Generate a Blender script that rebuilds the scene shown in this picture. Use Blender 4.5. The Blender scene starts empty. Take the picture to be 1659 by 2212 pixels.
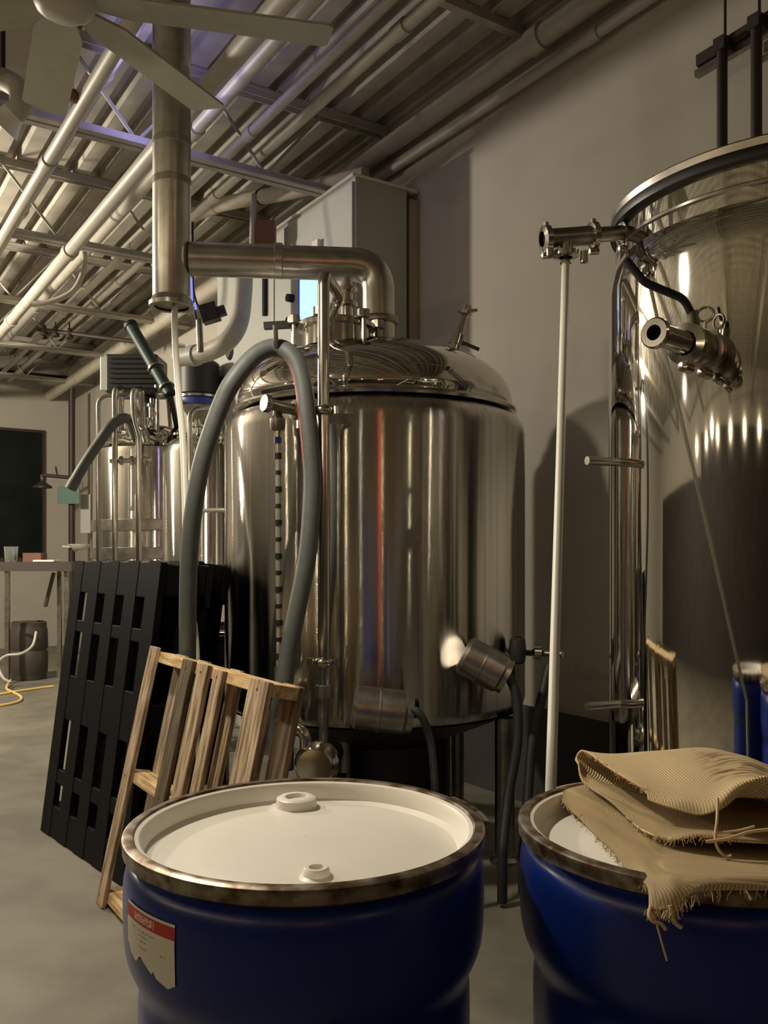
import bpy, math, random
from mathutils import Vector, Matrix
random.seed(7)
S = bpy.context.scene
COL = S.collection
# ------------------------------------------------------------------ camera / light / exposure
F, HX, HY, CAMZ = 1900.0, 829.5, 1200.0, 1.4
cam = bpy.data.cameras.new('camera'); camo = bpy.data.objects.new('camera', cam); COL.objects.link(camo)
camo.location = (0, 0, CAMZ); camo.rotation_euler = (math.radians(90), 0, 0)
cam.sensor_fit = 'VERTICAL'; cam.sensor_height = 36.0; cam.lens = F*36.0/2212.0
cam.shift_y = (HY-1106.0)/2212.0; cam.clip_start = 0.05; cam.clip_end = 80
S.camera = camo
S.view_settings.view_transform = 'Standard'; S.view_settings.look = 'None'
S.view_settings.gamma = 1.0; S.view_settings.use_curve_mapping = False
S.view_settings.exposure = 0.9
w = bpy.data.worlds.new('world'); S.world = w; w.use_nodes = True
w.node_tree.nodes['Background'].inputs[0].default_value = (0.9, 0.8, 0.65, 1)
w.node_tree.nodes['Background'].inputs[1].default_value = 0.002
def lamp(loc, power, col=(1, .87, .67), rad=.06):
    l = bpy.data.lights.new('room_lamp', 'POINT'); l.energy = power; l.color = col; l.shadow_soft_size = rad
    o = bpy.data.objects.new('room_lamp', l); o.location = loc; COL.objects.link(o); return o
sl = bpy.data.lights.new('shaded_pendant', 'SPOT'); sl.energy = 112; sl.color = (1, .89, .72); sl.shadow_soft_size = .09; sl.spot_size = math.radians(158); sl.spot_blend = .35
so = bpy.data.objects.new('shaded_pendant', sl); so.location = (-1.3, 2.6, 3.0); COL.objects.link(so)   # shaded lamp hung left of the fan, over the drums
lamp((-5.2, 6.9, 3.45), 380, (1, .88, .72), .13)  # ceiling lamp beyond the mash tun
lamp((-5.4, 2.6, 3.3), 14, rad=.05)
lamp((-5.6, 0.4, 3.0), 8, rad=.05)
lamp((-6.6, 10.0, 3.0), 5, rad=.05)
for k in range(7): lamp((-5.6+.55*k, 1.6-.62*k, 2.75), 7.0, (1, .8, .5), .02)     # row of small pendants over the bar
lamp((-1.3, -3.4, 3.2), 4.0, rad=.02)
lamp((0.7, -3.2, 2.9), 4.0, (1, .6, .3), .02)
lamp((0.45, -3.3, 2.7), 4.5, (1, .10, .05), .14)
lamp((2.7, -1.6, 3.4), 5, (1, .85, .5), .02)  # added lamp standing in for light bounced off the polished tank
lamp((-1.3, 4.95, 4.0), 2.9, (.45, .42, 1), .05)

# ------------------------------------------------------------------ frames
WA = math.radians(33)
DV = Vector((-math.sin(WA), math.cos(WA), 0)); NV = Vector((math.cos(WA), math.sin(WA), 0)); ZV = Vector((0, 0, 1))
WN, WS, CEIL = 3.4, 14.2, 4.40
def W(s, n, z=0.0): return DV*s + NV*n + ZV*z
def P(px, py, D): return Vector(((px-HX)/F*D, D, CAMZ-(py-HY)/F*D))
def hitN(px, py, n):
    x = (px-HX)/F; return P(px, py, n/(NV.x*x+NV.y))
def hitS(px, py, s):
    x = (px-HX)/F; return P(px, py, s/(DV.x*x+DV.y))
def hitZ(px, py, z): return P(px, py, (CAMZ-z)*F/(py-HY))
def sn(p): return p.dot(DV), p.dot(NV)

# ------------------------------------------------------------------ mesh helpers
def basis(axis, up=None):
    a = Vector(axis).normalized(); u = Vector(up) if up is not None else (ZV if abs(a.z) < .9 else Vector((1, 0, 0)))
    x = u.cross(a)
    if x.length < 1e-6: x = Vector((1, 0, 0)).cross(a)
    x.normalize(); y = a.cross(x)
    return x, y, a
def cr(pts, n=8, closed=False):
    pts = [Vector(p) for p in pts]; out = []; N = len(pts)
    for i in range(N-1):
        p0 = pts[max(i-1, 0)]; p1 = pts[i]; p2 = pts[i+1]; p3 = pts[min(i+2, N-1)]
        for k in range(n):
            t = k/n
            out.append(.5*((2*p1)+(p2-p0)*t+(2*p0-5*p1+4*p2-p3)*t*t+(3*p1-p0-3*p2+p3)*t**3))
    out.append(pts[-1]); return out
def fillet(pts, r, n=6):
    pts = [Vector(p) for p in pts]; out = [pts[0]]
    for i in range(1, len(pts)-1):
        a, b, c = pts[i-1], pts[i], pts[i+1]
        da = (a-b); dc = (c-b); rr = min(r, da.length*.49, dc.length*.49)
        s = b+da.normalized()*rr; e = b+dc.normalized()*rr
        for k in range(n+1):
            t = k/n; out.append(s*(1-t)**2+b*2*t*(1-t)+e*t*t)
    out.append(pts[-1]); return out
ROOT = {}
class MB:
    def __init__(s): s.v = []; s.f = []
    def quad(s, a, b, c, d):
        i = len(s.v); s.v += [Vector(a), Vector(b), Vector(c), Vector(d)]; s.f.append((i, i+1, i+2, i+3)); return s
    def box(s, c, size, ax=None):
        c = Vector(c); X, Y, Z = ax if ax else (Vector((1, 0, 0)), Vector((0, 1, 0)), ZV)
        i = len(s.v); hx, hy, hz = size[0]/2, size[1]/2, size[2]/2
        for sx, sy, sz in ((-1,-1,-1),(1,-1,-1),(1,1,-1),(-1,1,-1),(-1,-1,1),(1,-1,1),(1,1,1),(-1,1,1)):
            s.v.append(c+X*(sx*hx)+Y*(sy*hy)+Z*(sz*hz))
        for f in ((0,3,2,1),(4,5,6,7),(0,1,5,4),(1,2,6,5),(2,3,7,6),(3,0,4,7)): s.f.append(tuple(i+k for k in f))
        return s
    def wbox(s, s0, s1, n0, n1, z0, z1):   # box in wall coordinates
        return s.box(W((s0+s1)/2, (n0+n1)/2, (z0+z1)/2), (abs(n1-n0), abs(s1-s0), abs(z1-z0)), (NV, DV, ZV))
    def beam(s, a, b, wd, h, up=None):
        a, b = Vector(a), Vector(b); x, y, z = basis(b-a, up)
        return s.box((a+b)/2, (wd, h, (b-a).length), (x, y, z))
    def tube(s, pts, r, seg=12, caps=True):
        pts = [Vector(p) for p in pts]; N = len(pts); rr = r if isinstance(r, (list, tuple)) else [r]*N
        t = (pts[1]-pts[0]).normalized(); x, y, _ = basis(t); i0 = len(s.v)
        for k in range(N):
            nt = (pts[min(k+1, N-1)]-pts[max(k-1, 0)]).normalized()
            if (nt-t).length > 1e-6:
                q = t.rotation_difference(nt); x = q @ x; y = q @ y; t = nt
            for j in range(seg):
                a = 2*math.pi*j/seg; s.v.append(pts[k]+(x*math.cos(a)+y*math.sin(a))*rr[k])
        for k in range(N-1):
            for j in range(seg):
                a = i0+k*seg+j; b = i0+k*seg+(j+1) % seg; s.f.append((a, b, b+seg, a+seg))
        if caps:
            s.f.append(tuple(i0+j for j in reversed(range(seg)))); s.f.append(tuple(i0+(N-1)*seg+j for j in range(seg)))
        return s
    def cyl(s, a, b, r, seg=20): return s.tube([a, b], r, seg)
    def lathe(s, prof, o=(0, 0, 0), axis=ZV, seg=48, caps=False):
        x, y, z = basis(axis); o = Vector(o); i0 = len(s.v); N = len(prof)
        for r, h in prof:
            for j in range(seg):
                a = 2*math.pi*j/seg; s.v.append(o+z*h+(x*math.cos(a)+y*math.sin(a))*max(r, 1e-5))
        for k in range(N-1):
            for j in range(seg):
                a = i0+k*seg+j; b = i0+k*seg+(j+1) % seg; s.f.append((a, b, b+seg, a+seg))
        if caps:
            s.f.append(tuple(i0+j for j in reversed(range(seg)))); s.f.append(tuple(i0+(N-1)*seg+j for j in range(seg)))
        return s
    def grid(s, rows):
        i0 = len(s.v); n = len(rows[0])
        for r in rows: s.v += [Vector(p) for p in r]
        for a in range(len(rows)-1):
            for b in range(n-1):
                i = i0+a*n+b; s.f.append((i, i+1, i+n+1, i+n))
        return s
    def prism(s, poly, axes, o, h):
        X, Y, Z = axes; o = Vector(o); n = len(poly); i0 = len(s.v)
        for hh in (0, h):
            for a, b in poly: s.v.append(o+X*a+Y*b+Z*hh)
        s.f.append(tuple(i0+j for j in reversed(range(n)))); s.f.append(tuple(i0+n+j for j in range(n)))
        for j in range(n): s.f.append((i0+j, i0+(j+1) % n, i0+n+(j+1) % n, i0+n+j))
        return s
    def build(s, name, mat, parent=None, smooth=True, ang=35, bevel=0):
        off = ROOT.get(parent.name, Vector()) if parent else Vector()
        me = bpy.data.meshes.new(name); me.from_pydata([tuple(v-off) for v in s.v], [], s.f); me.update()
        if smooth:
            for p in me.polygons: p.use_smooth = True
            me.set_sharp_from_angle(angle=math.radians(ang))
        me.materials.append(mat); o = bpy.data.objects.new(name, me); COL.objects.link(o)
        if parent: o.parent = parent; ROOT[o.name] = off
        else:
            c = sum(s.v, Vector())/len(s.v); zmin = min(v.z for v in s.v); c.z = zmin
            me.transform(Matrix.Translation(-c)); o.location = c
        if bevel:
            m = o.modifiers.new('bevel', 'BEVEL'); m.width = bevel; m.segments = 2; m.limit_method = 'ANGLE'
        return o
def thing(name, label, cat, loc=(0, 0, 0), group=None):
    o = bpy.data.objects.new(name, None); COL.objects.link(o); o.location = loc; o.empty_display_size = .1
    o['label'] = label; o['category'] = cat
    if group: o['group'] = group
    ROOT[o.name] = Vector(loc); return o
def tag(o, label, cat, group=None):
    o['label'] = label; o['category'] = cat
    if group: o['group'] = group
    return o
def struct(o): o['kind'] = 'structure'; return o
def copy_tree(o, parent=None):
    c = o.copy(); COL.objects.link(c); c.parent = parent
    for ch in list(o.children): copy_tree(ch, c)
    return c

# ------------------------------------------------------------------ materials
def mat(name, col, rough=.5, metal=0., noise=0., nscale=20., bump=0., bscale=60., spec=.5, aniso=0., emit=None, estr=0., trans=0., stretch=None, col2=None, coat=0., lo=.35, hi=.65):
    m = bpy.data.materials.new(name); m.use_nodes = True; t = m.node_tree; b = t.nodes['Principled BSDF']
    b.inputs['Base Color'].default_value = (*col, 1); b.inputs['Roughness'].default_value = rough; b.inputs['Metallic'].default_value = metal
    b.inputs['Specular IOR Level'].default_value = spec
    if coat: b.inputs['Coat Weight'].default_value = coat
    if trans: b.inputs['Transmission Weight'].default_value = trans
    tc = t.nodes.new('ShaderNodeTexCoord'); mp = t.nodes.new('ShaderNodeMapping'); t.links.new(tc.outputs['Object'], mp.inputs[0])
    if stretch: mp.inputs['Scale'].default_value = stretch
    if noise or col2:
        n = t.nodes.new('ShaderNodeTexNoise'); n.inputs['Scale'].default_value = nscale; n.inputs['Detail'].default_value = 6
        t.links.new(mp.outputs[0], n.inputs[0]); r = t.nodes.new('ShaderNodeValToRGB')
        c2 = col2 if col2 else tuple(c*(1-noise) for c in col)
        r.color_ramp.elements[0].color = (*c2, 1); r.color_ramp.elements[1].color = (*col, 1)
        r.color_ramp.elements[0].position = lo; r.color_ramp.elements[1].position = hi
        t.links.new(n.outputs[0], r.inputs[0]); t.links.new(r.outputs[0], b.inputs['Base Color'])
    if bump:
        n2 = t.nodes.new('ShaderNodeTexNoise'); n2.inputs['Scale'].default_value = bscale; n2.inputs['Detail'].default_value = 4
        t.links.new(mp.outputs[0], n2.inputs[0]); bp = t.nodes.new('ShaderNodeBump'); bp.inputs['Strength'].default_value = bump; bp.inputs['Distance'].default_value = .01
        t.links.new(n2.outputs[0], bp.inputs['Height']); t.links.new(bp.outputs[0], b.inputs['Normal'])
    if aniso:
        b.inputs['Anisotropic'].default_value = aniso; b.inputs['Anisotropic Rotation'].default_value = .25
        tg = t.nodes.new('ShaderNodeTangent'); tg.direction_type = 'RADIAL'; tg.axis = 'Z'; t.links.new(tg.outputs[0], b.inputs['Tangent'])
    if emit:
        b.inputs['Emission Color'].default_value = (*emit, 1); b.inputs['Emission Strength'].default_value = estr
    return m
STEEL_B = mat('brushed_steel', (.76, .74, .69), .08, 1, noise=.25, nscale=3, stretch=(14, 14, .15))
def brush(m, k):
    t = m.node_tree; N = t.nodes; L = t.links; b = N['Principled BSDF']
    g = N.new('ShaderNodeNewGeometry'); wn = N.new('ShaderNodeTexWhiteNoise'); wn.noise_dimensions = '3D'
    sc = N.new('ShaderNodeVectorMath'); sc.operation = 'MULTIPLY'; sc.inputs[1].default_value = (900, 900, 9000); L.new(g.outputs['Position'], sc.inputs[0]); L.new(sc.outputs[0], wn.inputs[0])
    sp = N.new('ShaderNodeSeparateColor'); L.new(wn.outputs['Color'], sp.inputs[0])
    a1 = N.new('ShaderNodeMath'); a1.operation = 'ADD'; L.new(sp.outputs[0], a1.inputs[0]); L.new(sp.outputs[1], a1.inputs[1])
    a2 = N.new('ShaderNodeMath'); a2.operation = 'MULTIPLY_ADD'; L.new(a1.outputs[0], a2.inputs[0]); a2.inputs[1].default_value = k; a2.inputs[2].default_value = -k
    cx = N.new('ShaderNodeCombineXYZ'); L.new(a2.outputs[0], cx.inputs[2])
    ad = N.new('ShaderNodeVectorMath'); ad.operation = 'ADD'; L.new(g.outputs['Normal'], ad.inputs[0]); L.new(cx.outputs[0], ad.inputs[1])
    nm = N.new('ShaderNodeVectorMath'); nm.operation = 'NORMALIZE'; L.new(ad.outputs[0], nm.inputs[0]); L.new(nm.outputs[0], b.inputs['Normal'])
brush(STEEL_B, .34)
STEEL_P = mat('polished_steel', (.74, .72, .67), .045, 1, bump=.025, bscale=2.2)
STEEL = mat('pipe_steel', (.66, .63, .57), .16, 1, noise=.2, nscale=9)
STEEL_D = mat('dull_steel', (.42, .39, .34), .34, 1, noise=.35, nscale=14)
GALV = mat('galvanised_duct', (.63, .61, .55), .3, 1, noise=.22, nscale=12)
WALL = mat('painted_wall', (.44, .41, .345), .75, noise=.06, nscale=2.5, bump=.05, bscale=90)
FLOOR = mat('concrete_floor', (.215, .20, .158), .55, noise=.35, nscale=3, bump=.06, bscale=40)
DECK = mat('painted_deck', (.44, .41, .34), .6, noise=.25, nscale=4)
JOIST = mat('painted_joist', (.46, .43, .37), .55, noise=.2, nscale=6)
PIPE_W = mat('painted_pipe', (.47, .44, .37), .5, noise=.12, nscale=8)
INSUL = mat('pipe_insulation', (.68, .63, .52), .7, noise=.12, nscale=10, bump=.15, bscale=25)
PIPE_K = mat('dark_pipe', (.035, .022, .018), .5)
CAB = mat('cabinet_grey', (.45, .46, .42), .45, noise=.05, nscale=5)
CAB_T = mat('cabinet_strip', (.40, .34, .25), .6)
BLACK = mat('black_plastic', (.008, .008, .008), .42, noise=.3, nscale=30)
BLACK_P = mat('black_pallet_plastic', (.0025, .0025, .003), .6, noise=.4, nscale=25, spec=.1)
RUBBER = mat('black_rubber', (.01, .01, .011), .6)
WHITE_P = mat('white_plastic', (.80, .77, .69), .36, noise=.03, nscale=7)
TUBE_W = mat('milky_tube', (.52, .51, .44), .4)
BLUE = mat('blue_drum_plastic', (.004, .022, .19), .33, noise=.25, nscale=6, bump=.05, bscale=20)
RUST = mat('rusty_ring_steel', (.36, .31, .24), .38, .85, col2=(.10, .055, .03), nscale=22, lo=.40, hi=.60)
HOSE = mat('grey_hose_rubber', (.085, .095, .09), .55, noise=.15, nscale=30)
HOSE_D = mat('dark_hose_rubber', (.09, .095, .085), .55)
RED = mat('hose_red_stripe', (.24, .022, .02), .5, noise=.4, nscale=60)
GREEN = mat('green_paint', (.022, .05, .042), .5)
BLUE_M = mat('blue_band_paint', (.03, .06, .28), .4)
DARK_M = mat('dark_motor_paint', (.016, .019, .017), .5)
GREEN_S = mat('green_sign', (.06, .15, .11), .5)
YELLOW = mat('yellow_hose', (.75, .58, .20), .5)
BEIGE = mat('beige_box', (.55, .47, .35), .6)
GLASS = mat('dark_window_glass', (.006, .010, .008), .25, spec=.25, noise=.5, nscale=3)
CLEAR = mat('clear_glass', (.85, .9, .88), .05, trans=.9)
TABLE = mat('table_top', (.06, .05, .04), .5)
SCREEN = mat('lit_screen', (.02, .03, .05), .3, emit=(.36, .64, 1), estr=.85)
SCREEN_B = mat('screen_bezel_glow', (.01, .01, .05), .3, emit=(.02, .03, .6), estr=.25)
LED = mat('blue_led', (.1, .1, .3), .4, emit=(.12, .12, 1), estr=1.3)
CARD = mat('brown_card', (.18, .08, .05), .7)
RED_LED = mat('red_led', (.4, .02, .02), .4, emit=(1, .05, .03), estr=2)

def wood(name, c1, c2, st=(7, .8, 7)):
    return mat(name, c1, .8, col2=c2, nscale=7, stretch=st, bump=.5, bscale=8, lo=.36, hi=.62, spec=.2)
WOOD = wood('pallet_wood', (.46, .35, .225), (.15, .10, .058))
WOOD_E = wood('pallet_wood_pale', (.66, .49, .26), (.36, .23, .10), (.8, 7, 7))
WOOD_D = wood('pallet_wood_dark', (.13, .10, .06), (.05, .038, .022))

def burlap():
    m = bpy.data.materials.new('burlap'); m.use_nodes = True; t = m.node_tree; N = t.nodes; L = t.links; b = N['Principled BSDF']
    b.inputs['Roughness'].default_value = .9; b.inputs['Specular IOR Level'].default_value = .1
    uv = N.new('ShaderNodeUVMap'); uv.uv_map = 'UVMap'
    ws = []
    for d in ('X', 'Y'):
        wv = N.new('ShaderNodeTexWave'); wv.wave_type = 'BANDS'; wv.bands_direction = d; wv.inputs['Scale'].default_value = 60
        wv.inputs['Distortion'].default_value = .5; wv.inputs['Detail'].default_value = 1; L.new(uv.outputs[0], wv.inputs[0]); ws.append(wv)
    mx = N.new('ShaderNodeMath'); mx.operation = 'ADD'; L.new(ws[0].outputs['Fac'], mx.inputs[0]); L.new(ws[1].outputs['Fac'], mx.inputs[1])
    r = N.new('ShaderNodeValToRGB'); r.color_ramp.elements[0].color = (.47, .32, .155, 1); r.color_ramp.elements[1].color = (.98, .81, .51, 1)
    r.color_ramp.elements[0].position = .15; r.color_ramp.elements[1].position = .75
    ml = N.new('ShaderNodeMath'); ml.operation = 'MULTIPLY'; ml.inputs[1].default_value = .5; L.new(mx.outputs[0], ml.inputs[0]); L.new(ml.outputs[0], r.inputs[0])
    # faded brown print: streaky marks at one place of the cloth
    at = N.new('ShaderNodeAttribute'); at.attribute_name = 'print'; ns = N.new('ShaderNodeTexNoise'); ns.inputs['Scale'].default_value = 9
    mp = N.new('ShaderNodeMapping'); mp.inputs['Scale'].default_value = (1.3, 5, 1); L.new(uv.outputs[0], mp.inputs[0]); L.new(mp.outputs[0], ns.inputs[0])
    rr = N.new('ShaderNodeValToRGB'); rr.color_ramp.elements[0].position = .48; rr.color_ramp.elements[1].position = .56; L.new(ns.outputs[0], rr.inputs[0])
    mm = N.new('ShaderNodeMath'); mm.operation = 'MULTIPLY'; L.new(rr.outputs[0], mm.inputs[0]); L.new(at.outputs['Fac'], mm.inputs[1])
    mc = N.new('ShaderNodeMixRGB'); mc.inputs[2].default_value = (.22, .10, .05, 1); L.new(mm.outputs[0], mc.inputs[0]); L.new(r.outputs[0], mc.inputs[1])
    L.new(mc.outputs[0], b.inputs['Base Color'])
    bp = N.new('ShaderNodeBump'); bp.inputs['Strength'].default_value = .7; bp.inputs['Distance'].default_value = .003
    L.new(mx.outputs[0], bp.inputs['Height']); L.new(bp.outputs[0], b.inputs['Normal']); return m
BURLAP = burlap()
STRING = mat('jute_string', (.58, .44, .25), .9)

def drum_label():
    m = bpy.data.materials.new('torn_label_print'); m.use_nodes = True; t = m.node_tree; N = t.nodes; L = t.links; b = N['Principled BSDF']
    b.inputs['Roughness'].default_value = .6; uv = N.new('ShaderNodeUVMap'); uv.uv_map = 'UVMap'
    sp = N.new('ShaderNodeSeparateXYZ'); L.new(uv.outputs[0], sp.inputs[0])
    def cmp(sock, v, op='GREATER_THAN'):
        n = N.new('ShaderNodeMath'); n.operation = op; L.new(sock, n.inputs[0]); n.inputs[1].default_value = v; return n.outputs[0]
    def mul(a, c):
        n = N.new('ShaderNodeMath'); n.operation = 'MULTIPLY'; L.new(a, n.inputs[0]); L.new(c, n.inputs[1]); return n.outputs[0]
    def mix(f, a, col):
        n = N.new('ShaderNodeMixRGB'); L.new(f, n.inputs[0])
        if isinstance(a, tuple): n.inputs[1].default_value = (*a, 1)
        else: L.new(a, n.inputs[1])
        n.inputs[2].default_value = (*col, 1); return n.outputs[0]
    ns = N.new('ShaderNodeTexNoise'); ns.inputs['Scale'].default_value = 1.; mp = N.new('ShaderNodeMapping'); mp.inputs['Scale'].default_value = (26, 60, 1)
    L.new(uv.outputs[0], mp.inputs[0]); L.new(mp.outputs[0], ns.inputs[0]); ink = cmp(ns.outputs[0], .53)
    red = mul(cmp(sp.outputs[1], .76), cmp(sp.outputs[1], .955, 'LESS_THAN'))
    c = mix(red, (.66, .64, .54), (.42, .035, .03))
    hd = mul(mul(cmp(sp.outputs[1], .80), cmp(sp.outputs[1], .92, 'LESS_THAN')), mul(cmp(sp.outputs[0], .22), cmp(sp.outputs[0], .66, 'LESS_THAN')))
    c = mix(mul(hd, cmp(ns.outputs[0], .49)), c, (.75, .6, .55))
    tx = None
    for y0, y1, x0, x1 in ((.66, .69, .12, .66), (.58, .61, .34, .62), (.50, .53, .34, .52), (.40, .43, .34, .5), (.44, .47, .7, .86)):
        k = mul(mul(cmp(sp.outputs[1], y0), cmp(sp.outputs[1], y1, 'LESS_THAN')), mul(cmp(sp.outputs[0], x0), cmp(sp.outputs[0], x1, 'LESS_THAN')))
        c = mix(mul(k, ink), c, (.12, .14, .10))
    L.new(c, b.inputs['Base Color']); return m
LABEL = drum_label()

# ------------------------------------------------------------------ the room
NL, SB = -7.5, -5.0
struct(MB().wbox(SB-.2, WS+.2, NL-.2, WN+.2, -.15, 0).build('floor', FLOOR, smooth=False))
struct(MB().wbox(SB-.2, WS+.2, WN, WN+.2, 0, CEIL+.1).build('wall_right', WALL, smooth=False))
struct(MB().wbox(WS, WS+.2, NL-.2, WN, 0, CEIL+.1).build('wall_far', WALL, smooth=False))
struct(MB().wbox(SB-.2, WS, NL-.2, NL, 0, CEIL+.1).build('wall_left', WALL, smooth=False))
struct(MB().wbox(SB-.2, SB, NL, WN, 0, CEIL+.1).build('wall_back', WALL, smooth=False))
DARK_PANEL = mat('added_dark_panel', (.045, .038, .032), .6, noise=.4, nscale=3)  # even dark tone shared by the added darkening panels
struct(MB().wbox(SB+.06, 5.5, NL, NL+.06, 0, 3.55).build('reflection_panel_1', DARK_PANEL, smooth=False))  # unseen dark panels added on left and back walls to darken tank reflections
struct(MB().wbox(5.5, 13.0, NL, NL+.06, 0, 2.9).build('reflection_panel_3', DARK_PANEL, smooth=False))
struct(MB().wbox(SB, SB+.06, NL, WN, 0, 3.55).build('reflection_panel_2', DARK_PANEL, smooth=False))
struct(MB().wbox(1.9, 6.5, WN-.02, WN, 0, .55).build('shade_strip_right', DARK_PANEL, smooth=False))  # added dark strip standing in for shade at the wall foot behind the tank
prof = []; n = NL; pitch = .205
while n < WN:
    prof += [(n, CEIL), (n+.105, CEIL), (n+.125, CEIL+.075), (n+.185, CEIL+.075)]; n += pitch
prof.append((n, CEIL))
m = MB(); m.grid([[W(SB, a, z) for a, z in prof], [W(WS, a, z) for a, z in prof]])
m.wbox(SB, WS, NL, WN, CEIL+.08, CEIL+.12)
struct(m.build('ceiling', DECK, smooth=False))
# far window
a = hitS(-60, 925, WS); b = hitS(90, 1205, WS); sa, na = sn(a); sb, nb = sn(b)
struct(MB().wbox(WS-.03, WS, na, nb, b.z, a.z).build('window_1', GLASS, smooth=False))
wf = MB()
for x0, x1, z0, z1 in ((na-.04, na, b.z-.04, a.z+.04), (nb, nb+.04, b.z-.04, a.z+.04), (na, nb, a.z, a.z+.04), (na, nb, b.z-.04, b.z)):
    wf.wbox(WS-.05, WS, x0, x1, z0, z1)
fr = wf.build('window_frame', PIPE_K, bpy.data.objects['window_1'], smooth=False)
fr.location = -Vector(bpy.data.objects['window_1'].location)

# roof joists
JZ0, JZ1 = 3.84, CEIL
js = [.2, 2.3, 5.2, 7.15, 9.05, 10.95, 12.85]
rj = thing('roof_joist', 'cream painted open-web steel roof joist spanning under the ribbed deck', 'joist', W(js[0], 0, JZ0), 'open-web joists under the roof deck')
for zc in (JZ0+.02, JZ1-.03):
    m = MB()
    for k in (-.035, .035):
        m.wbox(js[0]+k-.025, js[0]+k+.025, NL+.05, WN-.02, zc-.006-(.02 if zc < 4 else -.02), zc-.0-(.02 if zc < 4 else -.02)+.006)
        m.wbox(js[0]+k-.005, js[0]+k+.005, NL+.05, WN-.02, zc-.025, zc+.025)
    m.build('bottom_chord' if zc < 4 else 'top_chord', JOIST, rj, smooth=False)
n = NL+.3; k = 0; first = None
while n < WN-.6:
    for (n0, n1) in ((n, n+.42), (n+.84, n+.42)):
        MB().tube([W(js[0], n0, JZ1-.03), W(js[0], n1, JZ0+.03)], .011, 6).build('web_bar', JOIST, rj)
    n += .84
JL = {2.3: 'open-web steel roof joist crossing over the ceiling fan hub', 5.2: 'open-web steel roof joist passing behind the steel flue, tinted blue', 7.15: 'open-web steel roof joist over the far half of the control cabinet', 9.05: 'open-web steel roof joist over the smaller tank and dark motors', 10.95: 'open-web steel roof joist between smaller tank and emergency shower', 12.85: 'open-web steel roof joist just before the far wall'}
rj['label'] = 'open-web steel roof joist over the foreground drums and polished tank'
for s_ in js[1:]:
    c = copy_tree(rj); c.location = W(s_, 0, JZ0); c['label'] = JL[s_]
tag(MB().beam(W(3.77, 1.2, 4.37), W(3.77, WN-.03, 4.37), .05, .05).build('deck_angle', JOIST, smooth=False), 'thin steel angle screwed under the deck near the wall pipe', 'angle bar')
# pipes and conduits under the deck, parallel to the wall
def ceil_pipe(name, label, n, z, r, s0=-1.0, s1=WS-.25, mt=PIPE_W, couplers=2.4, off=0., group=None):
    t = thing(name, label, 'pipe', W(s0, n, z-r), group)
    MB().tube([W(s0, n, z), W(s1, n, z)], r, 14).build('pipe', mt, t)
    s_ = s0+off+.5
    while s_ < s1:
        MB().tube([W(s_-.05, n, z), W(s_+.05, n, z)], r*1.22, 14).build('coupling', mt, t)
        s_ += couplers
    s_ = 1.4
    for sj in js:
        if s0 < sj < s1 and z < JZ0+.05: MB().tube([W(sj+.06, n, z+r*.9), W(sj+.06, n, JZ0+.03)], .006, 6).build('hanger_rod', mt, t)
    return t
ceil_pipe('ceiling_pipe', 'thick pale pipe slung under the joists, passing behind the vertical flue', 1.66, 3.74, .05, off=.3)
ceil_pipe('ceiling_pipe', 'cream pipe inside the joist depth just right of the flue', 2.02, 4.08, .045, off=1.)
ceil_pipe('ceiling_pipe', 'slim bluish-lit pipe, left one of a close pair above the control cabinet', 2.26, 4.0, .03, off=.7, mt=PIPE_W)
ceil_pipe('ceiling_pipe', 'slim bluish-lit pipe, right one of a close pair above the control cabinet', 2.44, 4.0, .034, off=1.7, mt=PIPE_W)
ceil_pipe('ceiling_pipe', 'pale pipe hung below the joists left of the flue', 1.2, 3.79, .04, off=1.3)
ceil_pipe('ceiling_pipe', 'pale pipe tucked up under the deck behind the fan blade', 1.42, 4.2, .045, off=.9)
ceil_pipe('ceiling_pipe', 'thin conduit running far left under the joists', .55, 3.78, .022, off=.2)
ceil_pipe('wall_pipe', 'fat cream pipe running along the top of the wall', 3.30, 4.20, .06, off=.85, couplers=3.2)
ceil_pipe('wall_pipe', 'thin cream conduit below the fat pipe at the top of the wall', 3.35, 4.06, .03, off=.5, couplers=3.2)
t = thing('insulated_pipe', 'pale insulated pipe climbing along the wall towards the far corner', 'pipe', W(7.4, 3.05, 3.78))
MB().tube([W(7.25, 3.06, 3.86), W(WS-.05, 3.06, 3.86)], .075, 16).build('pipe', INSUL, t)
for s_ in (8.2, 9.6, 11.0, 12.4): MB().tube([W(s_-.02, 3.06, 3.86), W(s_+.02, 3.06, 3.86)], .080, 16).build('jacket_band', PIPE_W, t)
pts = cr([P(330, 515, 7.8), P(400, 476, 7.5), P(450, 452, 7.2), P(500, 437, 7.0), P(600, 420, 6.6), P(700, 399, 6.3), P(790, 377, 6.1)], 6)
t = thing('insulated_pipe', 'bent pale insulated pipe passing over the top of the control cabinet', 'pipe', pts[0])
MB().tube(pts, .055, 16).build('pipe', INSUL, t)
for i in (14, 22, 30): MB().tube([pts[i]-(pts[i+1]-pts[i]).normalized()*.012, pts[i]+(pts[i+1]-pts[i]).normalized()*.012], .060, 16).build('strap', BLACK if i == 22 else INSUL, t)
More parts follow.
